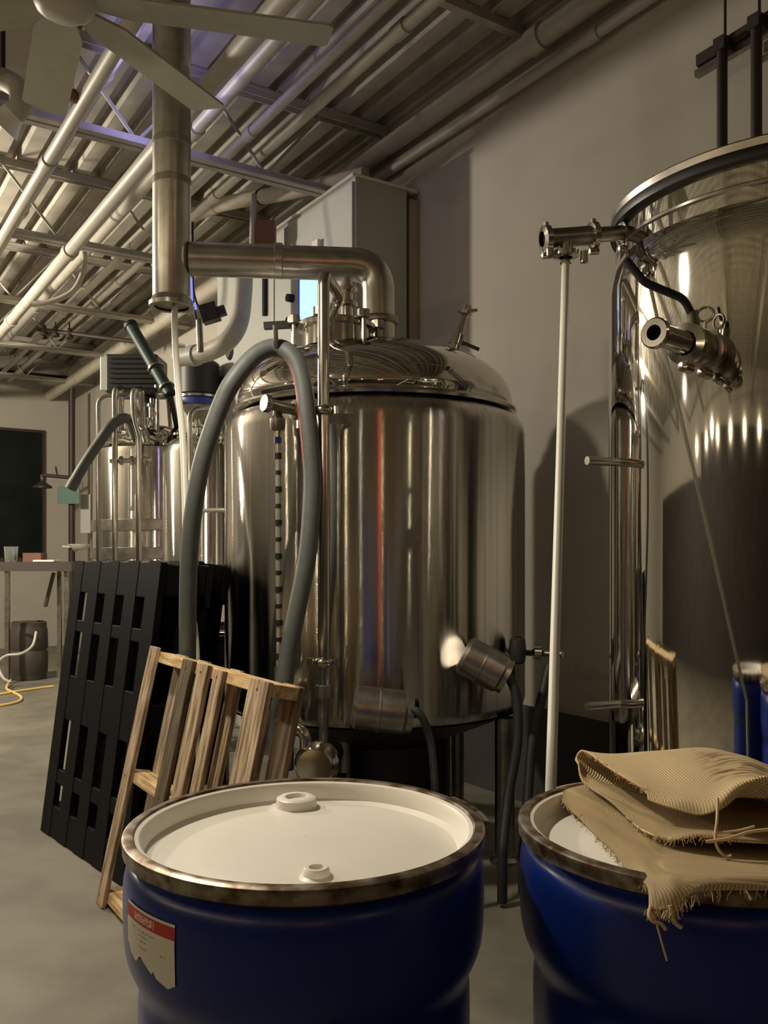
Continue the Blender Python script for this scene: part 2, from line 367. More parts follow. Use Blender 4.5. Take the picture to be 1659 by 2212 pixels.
# pipe hanger on the wall above the right tank
t = thing('pipe_hanger', 'black strut with two dark pipes hung on the wall behind the mirror-polished tank', 'pipe hanger', W(1.0, 3.2, 1.6))
a = hitN(1508, 134, 3.25); b = hitN(1720, 4, 3.25)
MB().beam(a, b, .03, .05).build('strut', PIPE_K, t, smooth=False)
MB().beam(a+Vector((.0, .02, -.045)), b+Vector((.0, .02, -.045)), .03, .03).build('strut', STEEL_D, t, smooth=False)
for px, py, ang in ((1560, 106, 0), (1634, 58, 0)):
    c = hitN(px, py, 3.2); s_, n_ = sn(c)
    MB().tube([W(s_, 3.2, 1.6), W(s_, 3.2, c.z)], .022, 12).build('dark_pipe', PIPE_K, t)
    MB().wbox(s_-.026, s_+.026, 3.175, 3.25, c.z-.01, c.z+.045).build('clamp', PIPE_K, t, smooth=False)
    MB().tube([W(s_, 3.22, c.z+.05), W(s_, 3.22, CEIL)], .006, 6).build('rod', PIPE_K, t)

# ------------------------------------------------------------------ ceiling fan
FZ = 3.4; FD = (FZ-CAMZ)*F
hub = Vector(((140-HX)/F*(FD/1185), FD/1185, FZ))
t = thing('ceiling_fan', 'pale ceiling fan with flat grey blades above the brewing area', 'fan', (hub.x, hub.y, FZ-.05))
MB().lathe([(.001, -.03), (.07, -.03), (.10, -.01), (.12, .03), (.12, .12), (.08, .16), (.02, .18)], hub, seg=32).build('motor_housing', PIPE_W, t)
MB().tube([hub+ZV*.15, Vector((hub.x, hub.y, CEIL))], .02, 12).build('downrod', PIPE_W, t)
FAN = mat('fan_blade', (.40, .39, .31), .5, noise=.1)
for k in range(7):
    a = math.radians(13+51.43*k); u = Vector((math.cos(a), math.sin(a), 0)); v = Vector((-math.sin(a), math.cos(a), 0))
    vv = (v+ZV*.15).normalized(); L = .98 if k == 0 else .86
    nn = u.cross(vv)
    MB().prism([(.10, -.045), (.22, -.09), (L-.02, -.095), (L, -.08), (L, .08), (L-.02, .095), (.22, .09), (.10, .045)], (u, vv, nn), hub+ZV*.02, .01).build('blade', FAN, t, smooth=False)
    MB().beam(hub+u*.06+ZV*.03, hub+u*.28+ZV*.03, .05, .008).build('blade_bracket', PIPE_W, t, smooth=False)

# unit heater and flared duct, top left
t = thing('unit_heater', 'cream box heater with dark louvres hung behind the fan', 'heater', P(10, 190, 4.7))
c = P(30, 118, 4.75)
MB().box(c+Vector((.06, .2, 0)), (.22, .4, .36)).build('casing', PIPE_W, t, smooth=False, bevel=.01)
MB().box(c+Vector((-.16, .2, .02)), (.22, .36, .36)).build('louvre_box', PIPE_K, t, smooth=False)
for i in range(4): MB().box(c+Vector((-.08-.045*i, .0, .02)), (.012, .04, .32)).build('louvre', JOIST, t, smooth=False)
MB().tube([c+Vector((.05, .2, .17)), Vector((c.x+.05, c.y+.2, CEIL))], .01, 8).build('hanger_rod', JOIST, t)
t = thing('flared_duct', 'curved pale duct elbow ending in a flared mouth below the box heater', 'duct', P(-20, 250, 4.4))
pp = cr([P(-60, 165, 4.5), P(-5, 168, 4.5), P(38, 190, 4.45), P(45, 225, 4.4), P(30, 245, 4.4)], 6)
MB().tube(pp, .055, 18).build('elbow', DECK, t)
dd = (pp[-1]-pp[-2]).normalized()
MB().lathe([(.055, 0), (.06, .02), (.085, .08), (.09, .085), (.08, .08), (.05, .0)], pp[-1], dd, 24).build('mouth', WHITE_P, t)
MB().tube([pp[6]+ZV*.05, Vector((pp[6].x, pp[6].y, CEIL))], .008, 8).build('hanger_rod', JOIST, t)

tag(MB().tube(cr([P(183, 545, 7.2), P(180, 585, 7.2), P(158, 628, 7.2), P(112, 651, 7.2), P(70, 656, 7.2)], 8), .022, 12).build('curved_conduit', PIPE_W), 'pale conduit curving away beneath the joists left of the flue', 'conduit')
t = thing('sprinkler_branch', 'thin dark pipe with black heads hung below the far joists', 'pipe', P(190, 726, 9.2))
MB().tube([P(80, 711, 9.2), P(292, 738, 9.2)], .022, 10).build('pipe', PIPE_K, t)
for px in (95, 120, 150):
    q = P(px, 711+(px-80)*27/212, 9.2); MB().lathe([(.02, -.06), (.045, -.05), (.03, .0), (.02, .05)], q, ZV, 12).build('head', PIPE_K, t); MB().tube([q, Vector((q.x, q.y, JZ0))], .008, 6).build('hanger_rod', PIPE_K, t)
t = thing('wire_camera', 'tiny dark sensor with a white dot dangling on a wire beside the fan blade', 'sensor', P(160, 215, 4.6))
q = P(160, 208, 4.6); MB().tube([q, Vector((q.x-.03, q.y, CEIL))], .003, 6).build('wire', JOIST, t)
MB().lathe([(.001, -.03), (.03, -.025), (.035, 0), (.02, .03), (.001, .035)], q, ZV, 16).build('body', CARD, t)
MB().box(q+Vector((-.05, -.01, .005)), (.08, .02, .012)).build('arm', JOIST, t, smooth=False); MB().lathe([(.001, -.008), (.008, 0), (.001, .008)], q+Vector((-.04, -.025, .01)), ZV, 10).build('dot', WHITE_P, t)

# ------------------------------------------------------------------ flue and vent duct
fx, fy = P(371, 0, 4.4).x, 4.4
zb = P(371, 655, 4.4).z
t = thing('steel_flue', 'tall vertical steel flue pipe dropping from the ceiling, open at a flanged foot', 'flue', (fx, fy, zb))
fl = MB().lathe([(.085, zb), (.094, zb+.02), (.094, CEIL)], (fx, fy, 0), seg=40).build('pipe', GALV, t)
MB().lathe([(.085, zb-.02), (.112, zb-.02), (.112, zb), (.100, zb+.015), (.094, zb+.03)], (fx, fy, 0), seg=40).build('flange', GALV, t)
MB().lathe([(.001, zb-.012), (.09, zb-.012)], (fx, fy, 0), seg=32).build('bottom_plate', STEEL_D, t)
for y in (395, 310): 
    z = P(371, y, 4.4).z; MB().lathe([(.0945, z-.018), (.0965, z-.016), (.0965, z+.016), (.0945, z+.018)], (fx, fy, 0), seg=40).build('joint_band', GALV, t)
CT = Vector((P(810, 0, 4.45).x, 4.45, 0)); CR = .75
ez = 2.885; ex = P(818, 0, 4.5).x; ey = 4.5
dtop = 2.375
t = thing('vent_duct', 'horizontal steel vent duct elbowing down into the large tank lid', 'duct', (ex, ey, dtop))
pth = fillet([(fx+.09, fy+.005, ez), (ex, ey, ez), (ex, ey, dtop+.23)], .27, 12)
MB().tube(pth, .083, 28).build('elbow_pipe', GALV, t)
MB().lathe([(.083, dtop+.0), (.083, dtop+.225)], (ex, ey, 0), seg=36).build('outlet_neck', STEEL, t)
MB().lathe([(.083, dtop+.205), (.098, dtop+.21), (.102, dtop+.225), (.098, dtop+.24), (.083, dtop+.245)], (ex, ey, 0), seg=36).build('clamp_ring', STEEL_D, t)
MB().lathe([(.083, 0), (.088, .003), (.088, .04), (.083, .043)], pth[0]+Vector((.42, .03, 0)), Vector((1, .08, 0)), 30).build('joint_band', GALV, t)
# condensate tube from flue foot
pts = cr([(fx+.015, fy, zb-.012), P(378, 730, 4.36), P(386, 850, 4.28), P(395, 950, 4.2), P(400, 1100, 4.1), P(402, 1200, 4.02), P(412, 1300, 4.0), P(424, 1410, 4.0), P(425, 1600, 4.0), P(425, 1850, 4.0)], 6)
tag(MB().tube(pts, .016, 12).build('drain_tube', TUBE_W), 'milky drain tube hanging from the foot of the steel flue', 'tube')

# ------------------------------------------------------------------ control cabinet
t = thing('control_cabinet', 'tall grey control cabinet with lit screen standing behind the large tank', 'cabinet', W(5.9, 3.1, 0))
cz = hitN(763, 380, 2.887).z; s0 = 4.8; s1 = 7.05
MB().wbox(s0, s1, 2.9, 3.30, 2.02, cz).build('body', CAB, t, smooth=False, bevel=.008)
MB().wbox(s0+.03, s1-.03, 2.95, 3.30, 0, 2.02).build('base', CAB, t, smooth=False)
for a, b in ((s0+.012, 5.93), (5.95, s1-.012)):
    MB().wbox(a, b, 2.882, 2.9, 2.06, cz-.03).build('door', CAB, t, smooth=False, bevel=.004)
MB().wbox(s0+.004, s0+.05, 3.325, 3.395, 0, cz-.05).build('conduit_strip', CAB_T, t, smooth=False)
MB().wbox(s0, s1, 2.88, 3.38, cz, cz+.02).build('top_plate', WHITE_P, t, smooth=False)
def onface(px0, py0, px1, py1, n, depth, name, mt, par=t):
    a = hitN(px0, py0, n); b = hitN(px1, py1, n); sa, _ = sn(a); sb, _ = sn(b)
    return MB().wbox(sa, sb, n-depth, n, (a.z+b.z)/2-abs(a.z-b.z)/2, (a.z+b.z)/2+abs(a.z-b.z)/2).build(name, mt, par, smooth=False)
sc0, sc1 = hitN(648, 615, 2.882), hitN(706, 655, 2.882)
ssa, ssb = sn(sc0)[0], sn(sc1)[0]
MB().wbox(ssb, ssa, 2.868, 2.882, 3.0, 3.36).build('screen_bezel', SCREEN_B, t, smooth=False)
MB().wbox(ssb+.03, ssa-.03, 2.864, 2.868, 3.04, 3.33).build('screen', SCREEN, t, smooth=False)
for px, py in ((632, 645), (632, 694)):
    c = hitN(px, py, 2.88); MB().lathe([(.001, .045), (.028, .045), (.03, .0), (.03, -.005)], c, -NV, 16).build('knob', BLACK, t)
c = hitN(717, 686, 2.88); s_, _ = sn(c)
MB().wbox(s_-.05, s_+.05, 2.86, 2.882, c.z-.05, c.z+.05).build('switch_plate', WHITE_P, t, smooth=False); 
MB().wbox(s_-.02, s_+.02, 2.845, 2.862, c.z-.03, c.z+.03).build('switch_lever', BLACK, t, smooth=False)
c = hitN(746, 668, 2.88); s_, _ = sn(c); MB().wbox(s_-.02, s_+.02, 2.845, 2.882, c.z-.09, c.z+.07).build('door_handle', BLACK, t, smooth=False)
c = hitN(688, 537, 2.88); s_, _ = sn(c); MB().wbox(s_-.04, s_+.04, 2.85, 2.882, c.z-.05, c.z+.05).build('door_latch', WHITE_P, t, smooth=False)
a = hitS(784, 556, s0); b = hitS(811, 580, s0); MB().wbox(s0-.003, s0, sn(a)[1], sn(b)[1], b.z, a.z).build('plate', WHITE_P, t, smooth=False)
c = hitN(575, 640, 2.88); s_, _ = sn(c); MB().tube([W(s_, 2.865, c.z-.15), W(s_, 2.865, c.z+.35)], .018, 8).build('cable', DARK_M, t)
c = hitN(497, 760, 2.88); s_, _ = sn(c); MB().lathe([(.001, .02), (.05, .02), (.07, 0)], c, -NV, 20).build('vent_grille', DARK_M, t)
c = hitN(478, 830, 2.88); s_, _ = sn(c); MB().wbox(s_-.05, s_+.05, 2.86, 2.882, c.z-.06, c.z+.06).build('small_display', BLACK, t, smooth=False)

# ------------------------------------------------------------------ large central tank
t = thing('brewing_tank', 'large brushed-steel brewing tank with domed lid beside the wall', 'tank', (CT.x, CT.y, 0))
zs, zbm = 2.10, .68
MB().lathe([(CR-.03, zbm-.02), (CR-.008, zbm), (CR, zbm+.03), (CR, zs-.11), (CR-.006, zs-.07), (CR-.03, zs-.03), (CR-.07, zs-.008), (CR-.09, zs)], (CT.x, CT.y, 0), seg=128).build('jacket', STEEL_B, t)
MB().lathe([(CR-.09, zs-.004), (CR-.045, zs), (CR-.04, zs+.012), (CR-.045, zs+.024), (CR-.085, zs+.026)], (CT.x, CT.y, 0), seg=128).build('lid_flange', STEEL, t)
dm = [(.68, zs+.02), (.688, zs+.06), (.672, zs+.122), (.63, zs+.187), (.556, zs+.245), (.45, zs+.293), (.32, zs+.330), (.18, zs+.353), (.06, zs+.361), (.001, zs+.362)]
pr = [(p.x, p.z) for p in cr([Vector((a, 0, b)) for a, b in dm], 3)]
MB().lathe(pr, (CT.x, CT.y, 0), seg=128).build('domed_lid', STEEL_P, t)
MB().lathe([(CR-.02, zbm-.02), (CR-.2, zbm-.10), (.12, zbm-.28), (.05, zbm-.30), (.001, zbm-.30)], (CT.x, CT.y, 0), seg=64).build('cone_bottom', PIPE_K, t)  # shade under the tank is put into this near-black colour
MB().lathe([(.36, .07), (.38, .08), (.38, .50), (.36, .52)], (CT.x, CT.y, 0), seg=64).build('shade_cylinder', BLACK, t)  # added black cylinder standing in for the deep shade below the tank
for px, D in ((738, 4.02), (1090, 4.02), (600, 4.85), (985, 4.95)):
    x = P(px, 0, D).x; lg = MB().lathe([(.045, 0.02), (.045, .66)], (x, D, 0), seg=20).build('leg', STEEL_D, t)
    MB().lathe([(.001, 0), (.07, 0), (.07, .015), (.05, .03), (.001, .03)], (x, D, 0), seg=20).build('foot_pad', STEEL_D, lg)
# dome fittings
def dome_z(r):
    for (r0, z0), (r1, z1) in zip(pr, pr[1:]):
        if r1 <= r <= r0: return z0+(z1-z0)*(r0-r)/max(r0-r1, 1e-6)
    return zs+.3
def on_dome(dx, dy): return Vector((CT.x+dx, CT.y+dy, dome_z(math.hypot(dx, dy))))
c = on_dome(-.18, -.30)
mw = MB().lathe([(.16, -.05), (.16, .035), (.185, .04), (.185, .06), (.17, .07), (.05, .10), (.001, .105)], c, seg=40).build('manway', STEEL, t)
for k in range(6):
    a = k*math.pi/3+.2; p = c+Vector((math.cos(a)*.20, math.sin(a)*.20, .0)); MB().lathe([(.012, -.04), (.012, .06), (.03, .06), (.03, .095), (.001, .10)], p, seg=10).build('wing_nut', STEEL_D, mw)
MB().beam(c+Vector((-.34, 0, .06)), c+Vector((-.15, 0, .07)), .04, .03).build('hinge', BLACK, mw, smooth=False)
c = on_dome(-.135, -.17); nz = MB().lathe([(.028, -.05), (.028, .16), (.05, .165), (.05, .185), (.028, .19), (.028, .23), (.05, .235), (.05, .255), (.028, .26), (.028, .30), (.001, .30)], c, seg=24).build('relief_valve', STEEL, t)
b0 = P(985, 745, 4.3); b1 = P(1010, 664, 4.3); ax = (b1-b0).normalized()
pb = MB().lathe([(.028, -.12), (.028, .0), (.04, .0), (.04, .03), (.035, .03), (.035, .05), (.02, .055), (.016, .15), (.03, .155), (.032, .172), (.022, .175), (.022, .20), (.001, .20)], b0, ax, 20).build('probe_fitting', STEEL, t)
MB().beam(b0+Vector((.02, -.02, .01)), b0+Vector((.11, -.03, -.03)), .02, .014).build('lever', PIPE_K, pb, smooth=False)
MB().beam(b0+ax*.165+Vector((-.04, 0, 0)), b0+ax*.165+Vector((.055, 0, .012)), .02, .012).build('clamp', STEEL_D, pb, smooth=False)
# cleaning pipe up the front of tank
vp = P(699, 590, 3.58); vb = P(700, 1480, 3.58)
t2 = thing('cleaning_pipe', 'upright polished steel pipe standing in front of the large tank', 'pipe', (vb.x, vb.y, vb.z))
tp = fillet([vb, Vector((vp.x, 3.58, vp.z)), Vector((vp.x+.05, 3.9, vp.z)), on_dome(-.2, -.48)+ZV*.12, on_dome(-.2, -.44)-ZV*.03], .06, 8)
MB().tube(tp, .0245, 24).build('pipe', STEEL, t2)
for y in (887, 1430):
    c = P(699, y, 3.58); cl = MB().lathe([(.025, -.02), (.036, -.014), (.04, -.006), (.04, .006), (.036, .014), (.025, .02)], c, seg=24).build('clamp', STEEL, t2)
    for sx in (-1, 1): MB().lathe([(.001, -.018), (.014, -.016), (.014, .016), (.001, .018)], c+Vector((sx*.052, -.01, 0)), seg=12).build('clamp_bolt', STEEL, cl)
bk = MB().beam(P(699, 905, 3.58), P(760, 905, 3.72), .03, .04).build('standoff', STEEL_D, t2, smooth=False)
MB().tube([vb, vb-ZV*.05], .035, 20).build('end_union', STEEL_D, t2)
MB().tube([vb-ZV*.05, vb-ZV*.25, ], .02, 16).build('outlet', STEEL_D, t2)
# sight gauge
g0 = P(600, 905, 3.72); g1 = P(603, 1452, 3.72)
t3 = thing('sight_gauge', 'clear level gauge with black tick bands on the front of the large tank', 'gauge', (g1.x, g1.y, g1.z))
MB().tube([g0, g1], .012, 14).build('tube', mat('gauge_tube', (.45, .42, .36), .15, .6), t3)
for i in range(13):
    y = 985+36*i; 
    if y > 1445: break
    h = .014 if i % 2 else .020
    c = P(600+i*.25, y, 3.72); MB().tube([c-ZV*h*.6, c+ZV*h*.6], .017 if i % 2 == 0 else .0145, 12).build('tick_band', BLACK, t3)
c = P(600, 951, 3.72); MB().tube([c-ZV*.013, c+ZV*.013], .0165, 12).build('blue_band', BLUE_M, t3)
hp = [P(578, 872, 3.66), P(640, 886, 3.74)]
dd = (hp[1]-hp[0]).normalized()
MB().tube(hp, .024, 18).build('valve_body', STEEL_D, t3)
MB().lathe([(.001, -.018), (.034, -.018), (.038, -.010), (.038, .006), (.024, .008)], hp[0], dd, 24).build('end_cap', STEEL, t3)
MB().lathe([(.024, -.02), (.042, -.014), (.042, .014), (.024, .02)], hp[1], dd, 24).build('clamp', STEEL_D, t3)
MB().tube([hp[1]+ZV*.05+dd*.01, hp[1]-ZV*.075+dd*.01], .010, 10).build('clamp_screw', STEEL, t3)
MB().tube([hp[1], Vector((hp[1].x+.06, 3.86, hp[1].z))], .022, 14).build('stub', STEEL_D, t3)
MB().lathe([(.012, -.05), (.03, -.048), (.034, -.03), (.034, .0), (.022, .015), (.018, .06)], g0, seg=20).build('gland', STEEL_D, t3)
MB().lathe([(.012, .03), (.024, .025), (.024, -.03), (.001, -.03)], g1, seg=16).build('bottom_gland', STEEL, t3)
MB().tube([g1-ZV*.02, Vector((g1.x+.04, 3.85, g1.z-.02))], .015, 12).build('bottom_stub', STEEL_D, t3)
# looped hose
hpts = [P(404, 1860, 3.85), P(404, 1620, 3.82), P(405, 1420, 3.76), P(408, 1214, 3.65), P(421, 1081, 3.58), P(441, 982, 3.55), P(481, 866, 3.53), P(512, 812, 3.53), P(556, 765, 3.56), P(598, 751, 3.58), P(634, 771, 3.57), P(654, 822, 3.56), P(664, 900, 3.55), P(672, 980, 3.55), P(675, 1060, 3.55), P(664, 1200, 3.54), P(641, 1320, 3.54), P(622, 1420, 3.54), P(612, 1490, 3.54), P(600, 1560, 3.6), P(600, 1650, 3.62)]
t4 = thing('brewery_hose', 'thick grey rubber hose with red stripe looped up in front of large tank', 'hose', (hpts[0].x, hpts[0].y, 0))
hp2 = cr(hpts, 6); MB().tube(hp2, .037, 20).build('hose', HOSE, t4)
m = MB(); idx = range(34, 80)
rows = []
for i in idx:
    tn = (hp2[i+1]-hp2[i-1]).normalized(); cam_d = (Vector((0, 0, CAMZ))-hp2[i]).normalized()
    side = tn.cross(cam_d).normalized(); inner = side if i < 44 else side
    row = []
    for q in range(5):
        a = math.radians(52+q*8); row.append(hp2[i]+(cam_d*math.cos(a)+side*math.sin(a)*(1))*.0376)
    rows.append(row)
m.grid(rows); m.build('red_stripe', RED, t4)
hk = P(600, 740, 3.6)
MB().tube(fillet([hk+Vector((0, .30, .0)), hk+Vector((0, -.06, -.035)), hk+Vector((0, -.08, .05))], .03), .010, 10).build('hook', STEEL_D, t4)
# manway box and motor at the foot of tank
def motor(name, label, c, ax, r, L, mt):
    tt = thing(name, label, 'motor', c+Vector((0, 0, -r)))
    MB().lathe([(.001, 0), (r*.8, 0), (r, .015), (r, L*.85), (r*.9, L*.9), (r*.9, L), (.001, L)], c, ax, 40).build('housing', mt, tt)
    MB().lathe([(r*1.0, L*.42), (r*1.03, L*.43), (r*1.03, L*.45), (r, L*.46)], c, ax, 40).build('band', mt, tt)
    x, y, z = basis(ax)
    MB().box(c+z*L*.95+ZV*.02, (.08, .06, .07)).build('terminal_box', BLACK, tt, smooth=False, bevel=.005)
    return tt
motor('tank_motor', 'smooth steel motor housing at the bottom front of the large tank', P(762, 1527, 3.52), Vector((1, .05, -.12)), .088, .24, STEEL_D)
motor('tank_motor', 'tilted steel motor housing lit on its end right of the large tank', P(1000, 1412, 3.75), Vector((.95, -.1, -.5)), .085, .21, STEEL_D)
for k, (lab, pts) in enumerate((('thick black cable hanging from the tilted motor', [P(1092, 1452, 3.7), P(1115, 1500, 3.68), P(1118, 1600, 3.65), P(1098, 1720, 3.6), P(1085, 1840, 3.5)]), ('black cable slanting down behind the milky tube', [P(1186, 1440, 3.9), P(1172, 1500, 3.85), P(1150, 1600, 3.8), P(1138, 1750, 3.7), P(1130, 1850, 3.6)]))):
    pts = cr(pts, 6); e = pts[-1]; pts.append(Vector((e.x, e.y, .02))); tag(MB().tube(pts, .021, 12).build('power_cable', RUBBER), lab, 'cable')
pts = cr([P(872, 1532, 3.5), P(905, 1540, 3.45), P(930, 1600, 3.45), P(940, 1700, 3.4)], 6); e = pts[-1]; pts.append(Vector((e.x, e.y, .02)))
tag(MB().tube(pts, .016, 10).build('power_cable', RUBBER), 'black cable looping off the smooth motor housing', 'cable')
t5 = thing('drain_valve', 'small steel valve with crossbar on the wall side of the large tank', 'valve', P(1120, 1420, 3.9))
MB().tube([P(1085, 1408, 4.1), P(1215, 1413, 3.9)], .014, 12).build('crossbar', STEEL_D, t5)
MB().lathe([(.02, -.06), (.035, -.05), (.04, 0), (.035, .05), (.02, .06)], P(1118, 1405, 3.98), ZV, 16).build('body', DARK_M, t5)
MB().lathe([(.016, -.02), (.03, -.016), (.03, .016), (.016, .02)], P(1160, 1409, 3.96), Vector((1, 0, 0)), 16).build('clamp', STEEL, t5)
# pump under tank
t6 = thing('transfer_pump', 'small steel transfer pump standing under the large tank', 'pump', (P(690, 1650, 3.5).x, 3.5, 0))
c = P(690, 1648, 3.5)
MB().lathe([(.001, -.08), (.07, -.08), (.09, -.05), (.09, .0), (.05, .03), (.05, .2), (.001, .2)], c, Vector((.2, 1, 0)), 28).build('volute', STEEL, t6)
MB().tube(fillet([c+Vector((-.05, -.03, .0)), c+Vector((-.05, -.03, .13)), c+Vector((-.17, .02, .16))], .04), .022, 14).build('outlet_pipe', STEEL, t6)
MB().box((c.x+.02, 3.58, (c.z-.09)/2), (.16, .25, c.z-.09)).build('stand', DARK_M, t6, smooth=False)
t6 = thing('ball_valve', 'steel ball valve under the right corner of the wooden pallet', 'valve', (P(620, 1500, 3.72).x, 3.72, .4))
c = P(622, 1535, 3.72)
MB().tube([c-ZV*.25, c+ZV*.1], .025, 16).build('pipe', STEEL, t6); MB().lathe([(.026, -.03), (.042, -.02), (.042, .02), (.026, .03)], c, seg=20).build('clamp', STEEL, t6)
MB().tube([c+ZV*.06, Vector((c.x+.08, 3.95, c.z+.06))], .022, 14).build('elbow', STEEL, t6)
MB().beam(c+Vector((-.02, -.03, .03)), c+Vector((-.12, -.05, .05)), .025, .008).build('lever', DARK_M, t6, smooth=False)

# ------------------------------------------------------------------ polished tank on the right
RT = Vector((.469*2.9, 2.9, 0)); RR = .60
t = thing('polished_tank', 'mirror-polished steel tank with dark lid gasket beside the wall', 'tank', (RT.x, RT.y, 0))
rz = CAMZ+(1200-455)/F*2.9
MB().lathe([(RR-.03, .30), (RR, .33), (RR, rz-.26), (RR-.004, rz-.20), (RR-.022, rz-.165), (RR-.028, rz-.15)], (RT.x, RT.y, 0), seg=128).build('jacket', STEEL_P, t)
MB().lathe([(RR-.028, rz-.155), (RR-.028, rz-.035)], (RT.x, RT.y, 0), seg=128).build('neck', STEEL_P, t)
MB().lathe([(RR-.028, rz-.115), (RR-.022, rz-.11), (RR-.022, rz-.102), (RR-.028, rz-.097)], (RT.x, RT.y, 0), seg=128).build('weld_bead', STEEL, t)
MB().lathe([(RR-.03, rz-.045), (RR-.005, rz-.042), (RR-.002, rz-.03), (RR-.005, rz-.012), (RR-.03, rz-.010)], (RT.x, RT.y, 0), seg=128).build('gasket', BLACK, t)
MB().lathe([(RR-.01, rz-.012), (RR-.006, rz+.01), (RR-.012, rz+.016), (RR-.06, rz+.018), (RR-.2, rz+.06), (.2, rz+.09), (.001, rz+.095)], (RT.x, RT.y, 0), seg=128).build('lid', STEEL_D, t)
for a in (45, 135, 225, 315):
    a = math.radians(a); x, y = RT.x+math.cos(a)*.48, RT.y+math.sin(a)*.48
    lg = MB().lathe([(.04, .02), (.04, .36)], (x, y, 0), seg=20).build('leg', STEEL, t); MB().lathe([(.001, 0), (.06, 0), (.06, .02), (.001, .02)], (x, y, 0), seg=20).build('foot_pad', STEEL, lg)
# side stubs towards the tube
for y in (995, 1526):
    e = P(1268, y, 2.8); MB().tube([e, Vector((e.x+.30, e.y+.12, e.z))], .014, 14).build('side_stub', STEEL, t)
# tee assembly
t7 = thing('tee_fitting', 'steel tee fitting with clamps on arm at the rim of the polished tank', 'fitting', P(1225, 560, 2.82))
a0 = P(1180, 516, 2.80); a1 = P(1282, 508, 2.83); a2 = P(1345, 503, 2.90); dd = (a1-a0).normalized()
MB().tube([a0, a1], .030, 20).build('tee_body', STEEL_D, t7); MB().tube([a1, a2+dd*.06], .024, 20).build('arm', STEEL_D, t7)
for c in (a0, a1, a2-dd*.0):
    cl = MB().lathe([(.024, -.014), (.042, -.009), (.042, .009), (.024, .014)], c, dd, 24).build('clamp', STEEL, t7)
    MB().lathe([(.001, -.018), (.012, -.016), (.012, .016), (.001, .018)], c-ZV*.052, dd, 12).build('clamp_nut', STEEL, cl)
    MB().tube([c+ZV*.03, c+ZV*.052], .008, 8).build('hinge_pin', STEEL_D, cl)
tc = P(1222, 515, 2.81)
MB().tube([tc, tc-ZV*.055], .022, 18).build('branch', STEEL, t7)
bc = MB().lathe([(.022, -.012), (.042, -.008), (.042, .008), (.022, .012)], tc-ZV*.05, seg=24).build('branch_clamp', STEEL, t7)
for sx in (-1, 1): MB().lathe([(.001, -.02), (.013, -.018), (.013, .018), (.001, .02)], tc+Vector((sx*.055, -.02, -.056-.01*sx)), seg=12).build('clamp_nut', STEEL, bc)
MB().lathe([(.018, -.015), (.014, 0.0)], tc-ZV*.065, seg=18).build('reducer', STEEL, t7)
pts = [tc-ZV*.068]+[P(1222+(1190-1222)*k/10, 575+(1700-575)*k/10, 2.80-.88*(k/10)) for k in range(1, 11)]
e = pts[-1]; pts += [Vector((e.x-.01, e.y-.04, .5)), Vector((e.x-.01, e.y-.05, .02))]
tag(MB().tube(pts, .0125, 16).build('level_tube', TUBE_W), 'long milky plastic tube hanging from the tee fitting', 'tube')
# ball valve on front
nr = Vector((-.72, -.695, 0)); v0 = Vector((.929, 2.485, 1.972))
t8 = thing('butterfly_valve', 'steel valve with black lever and open pipe mouth on the polished tank', 'valve', v0-ZV*.05)
MB().lathe([(.034, -.02), (.034, .06)], v0, nr, 28).build('tank_ferrule', STEEL_D, t8)
MB().lathe([(.034, .03), (.058, .036), (.058, .056), (.034, .062)], v0, nr, 28).build('clamp', STEEL_D, t8)
MB().lathe([(.038, .06), (.046, .07), (.052, .085), (.052, .115), (.046, .13), (.038, .14)], v0, nr, 28).build('valve_body', STEEL_D, t8)
cl = MB().lathe([(.034, .14), (.056, .145), (.056, .162), (.034, .168)], v0, nr, 28).build('clamp', STEEL, t8)
MB().lathe([(.030, .16), (.030, .30), (.036, .305), (.040, .315), (.040, .325), (.036, .33), (.020, .33), (.018, .32), (.018, .2)], v0, nr, 32).build('spout', STEEL, t8)
MB().lathe([(.001, .21), (.018, .21)], v0, nr, 24).build('spout_bore', BLACK, t8)
h0 = v0+nr*.10+ZV*.04; h1 = v0+nr*.125+ZV*.095; h2 = h1+Vector((-.035, -.02, .03)); h3 = h2+Vector((-.105, -.02, .035)); h4 = h3+Vector((-.05, -.0, .06))
MB().tube([h0-ZV*.01, h1], .016, 12).build('stem', STEEL_D, t8)
MB().tube(fillet([h1-ZV*.01, h1+Vector((-.02, -.01, .02)), h2, h3, h4], .015), [.012]*4+[.011]*40 if False else .011, 12).build('lever', RUBBER, t8)
rg = v0+nr*.045+ZV*.10
MB().tube([rg+Vector((.02*math.cos(a), -.01*math.cos(a), .02*math.sin(a))) for a in [k*math.pi/8 for k in range(17)]], .004, 8).build('pull_ring', STEEL, t8)
MB().tube([rg-ZV*.02, rg-ZV*.055], .005, 8).build('ring_post', STEEL, t8)
for k in (.045, .155): MB().lathe([(.001, -.025), (.014, -.022), (.014, .022), (.001, .025)], v0+nr*k-ZV*.065, nr, 12).build('wing_nut', STEEL, t8)
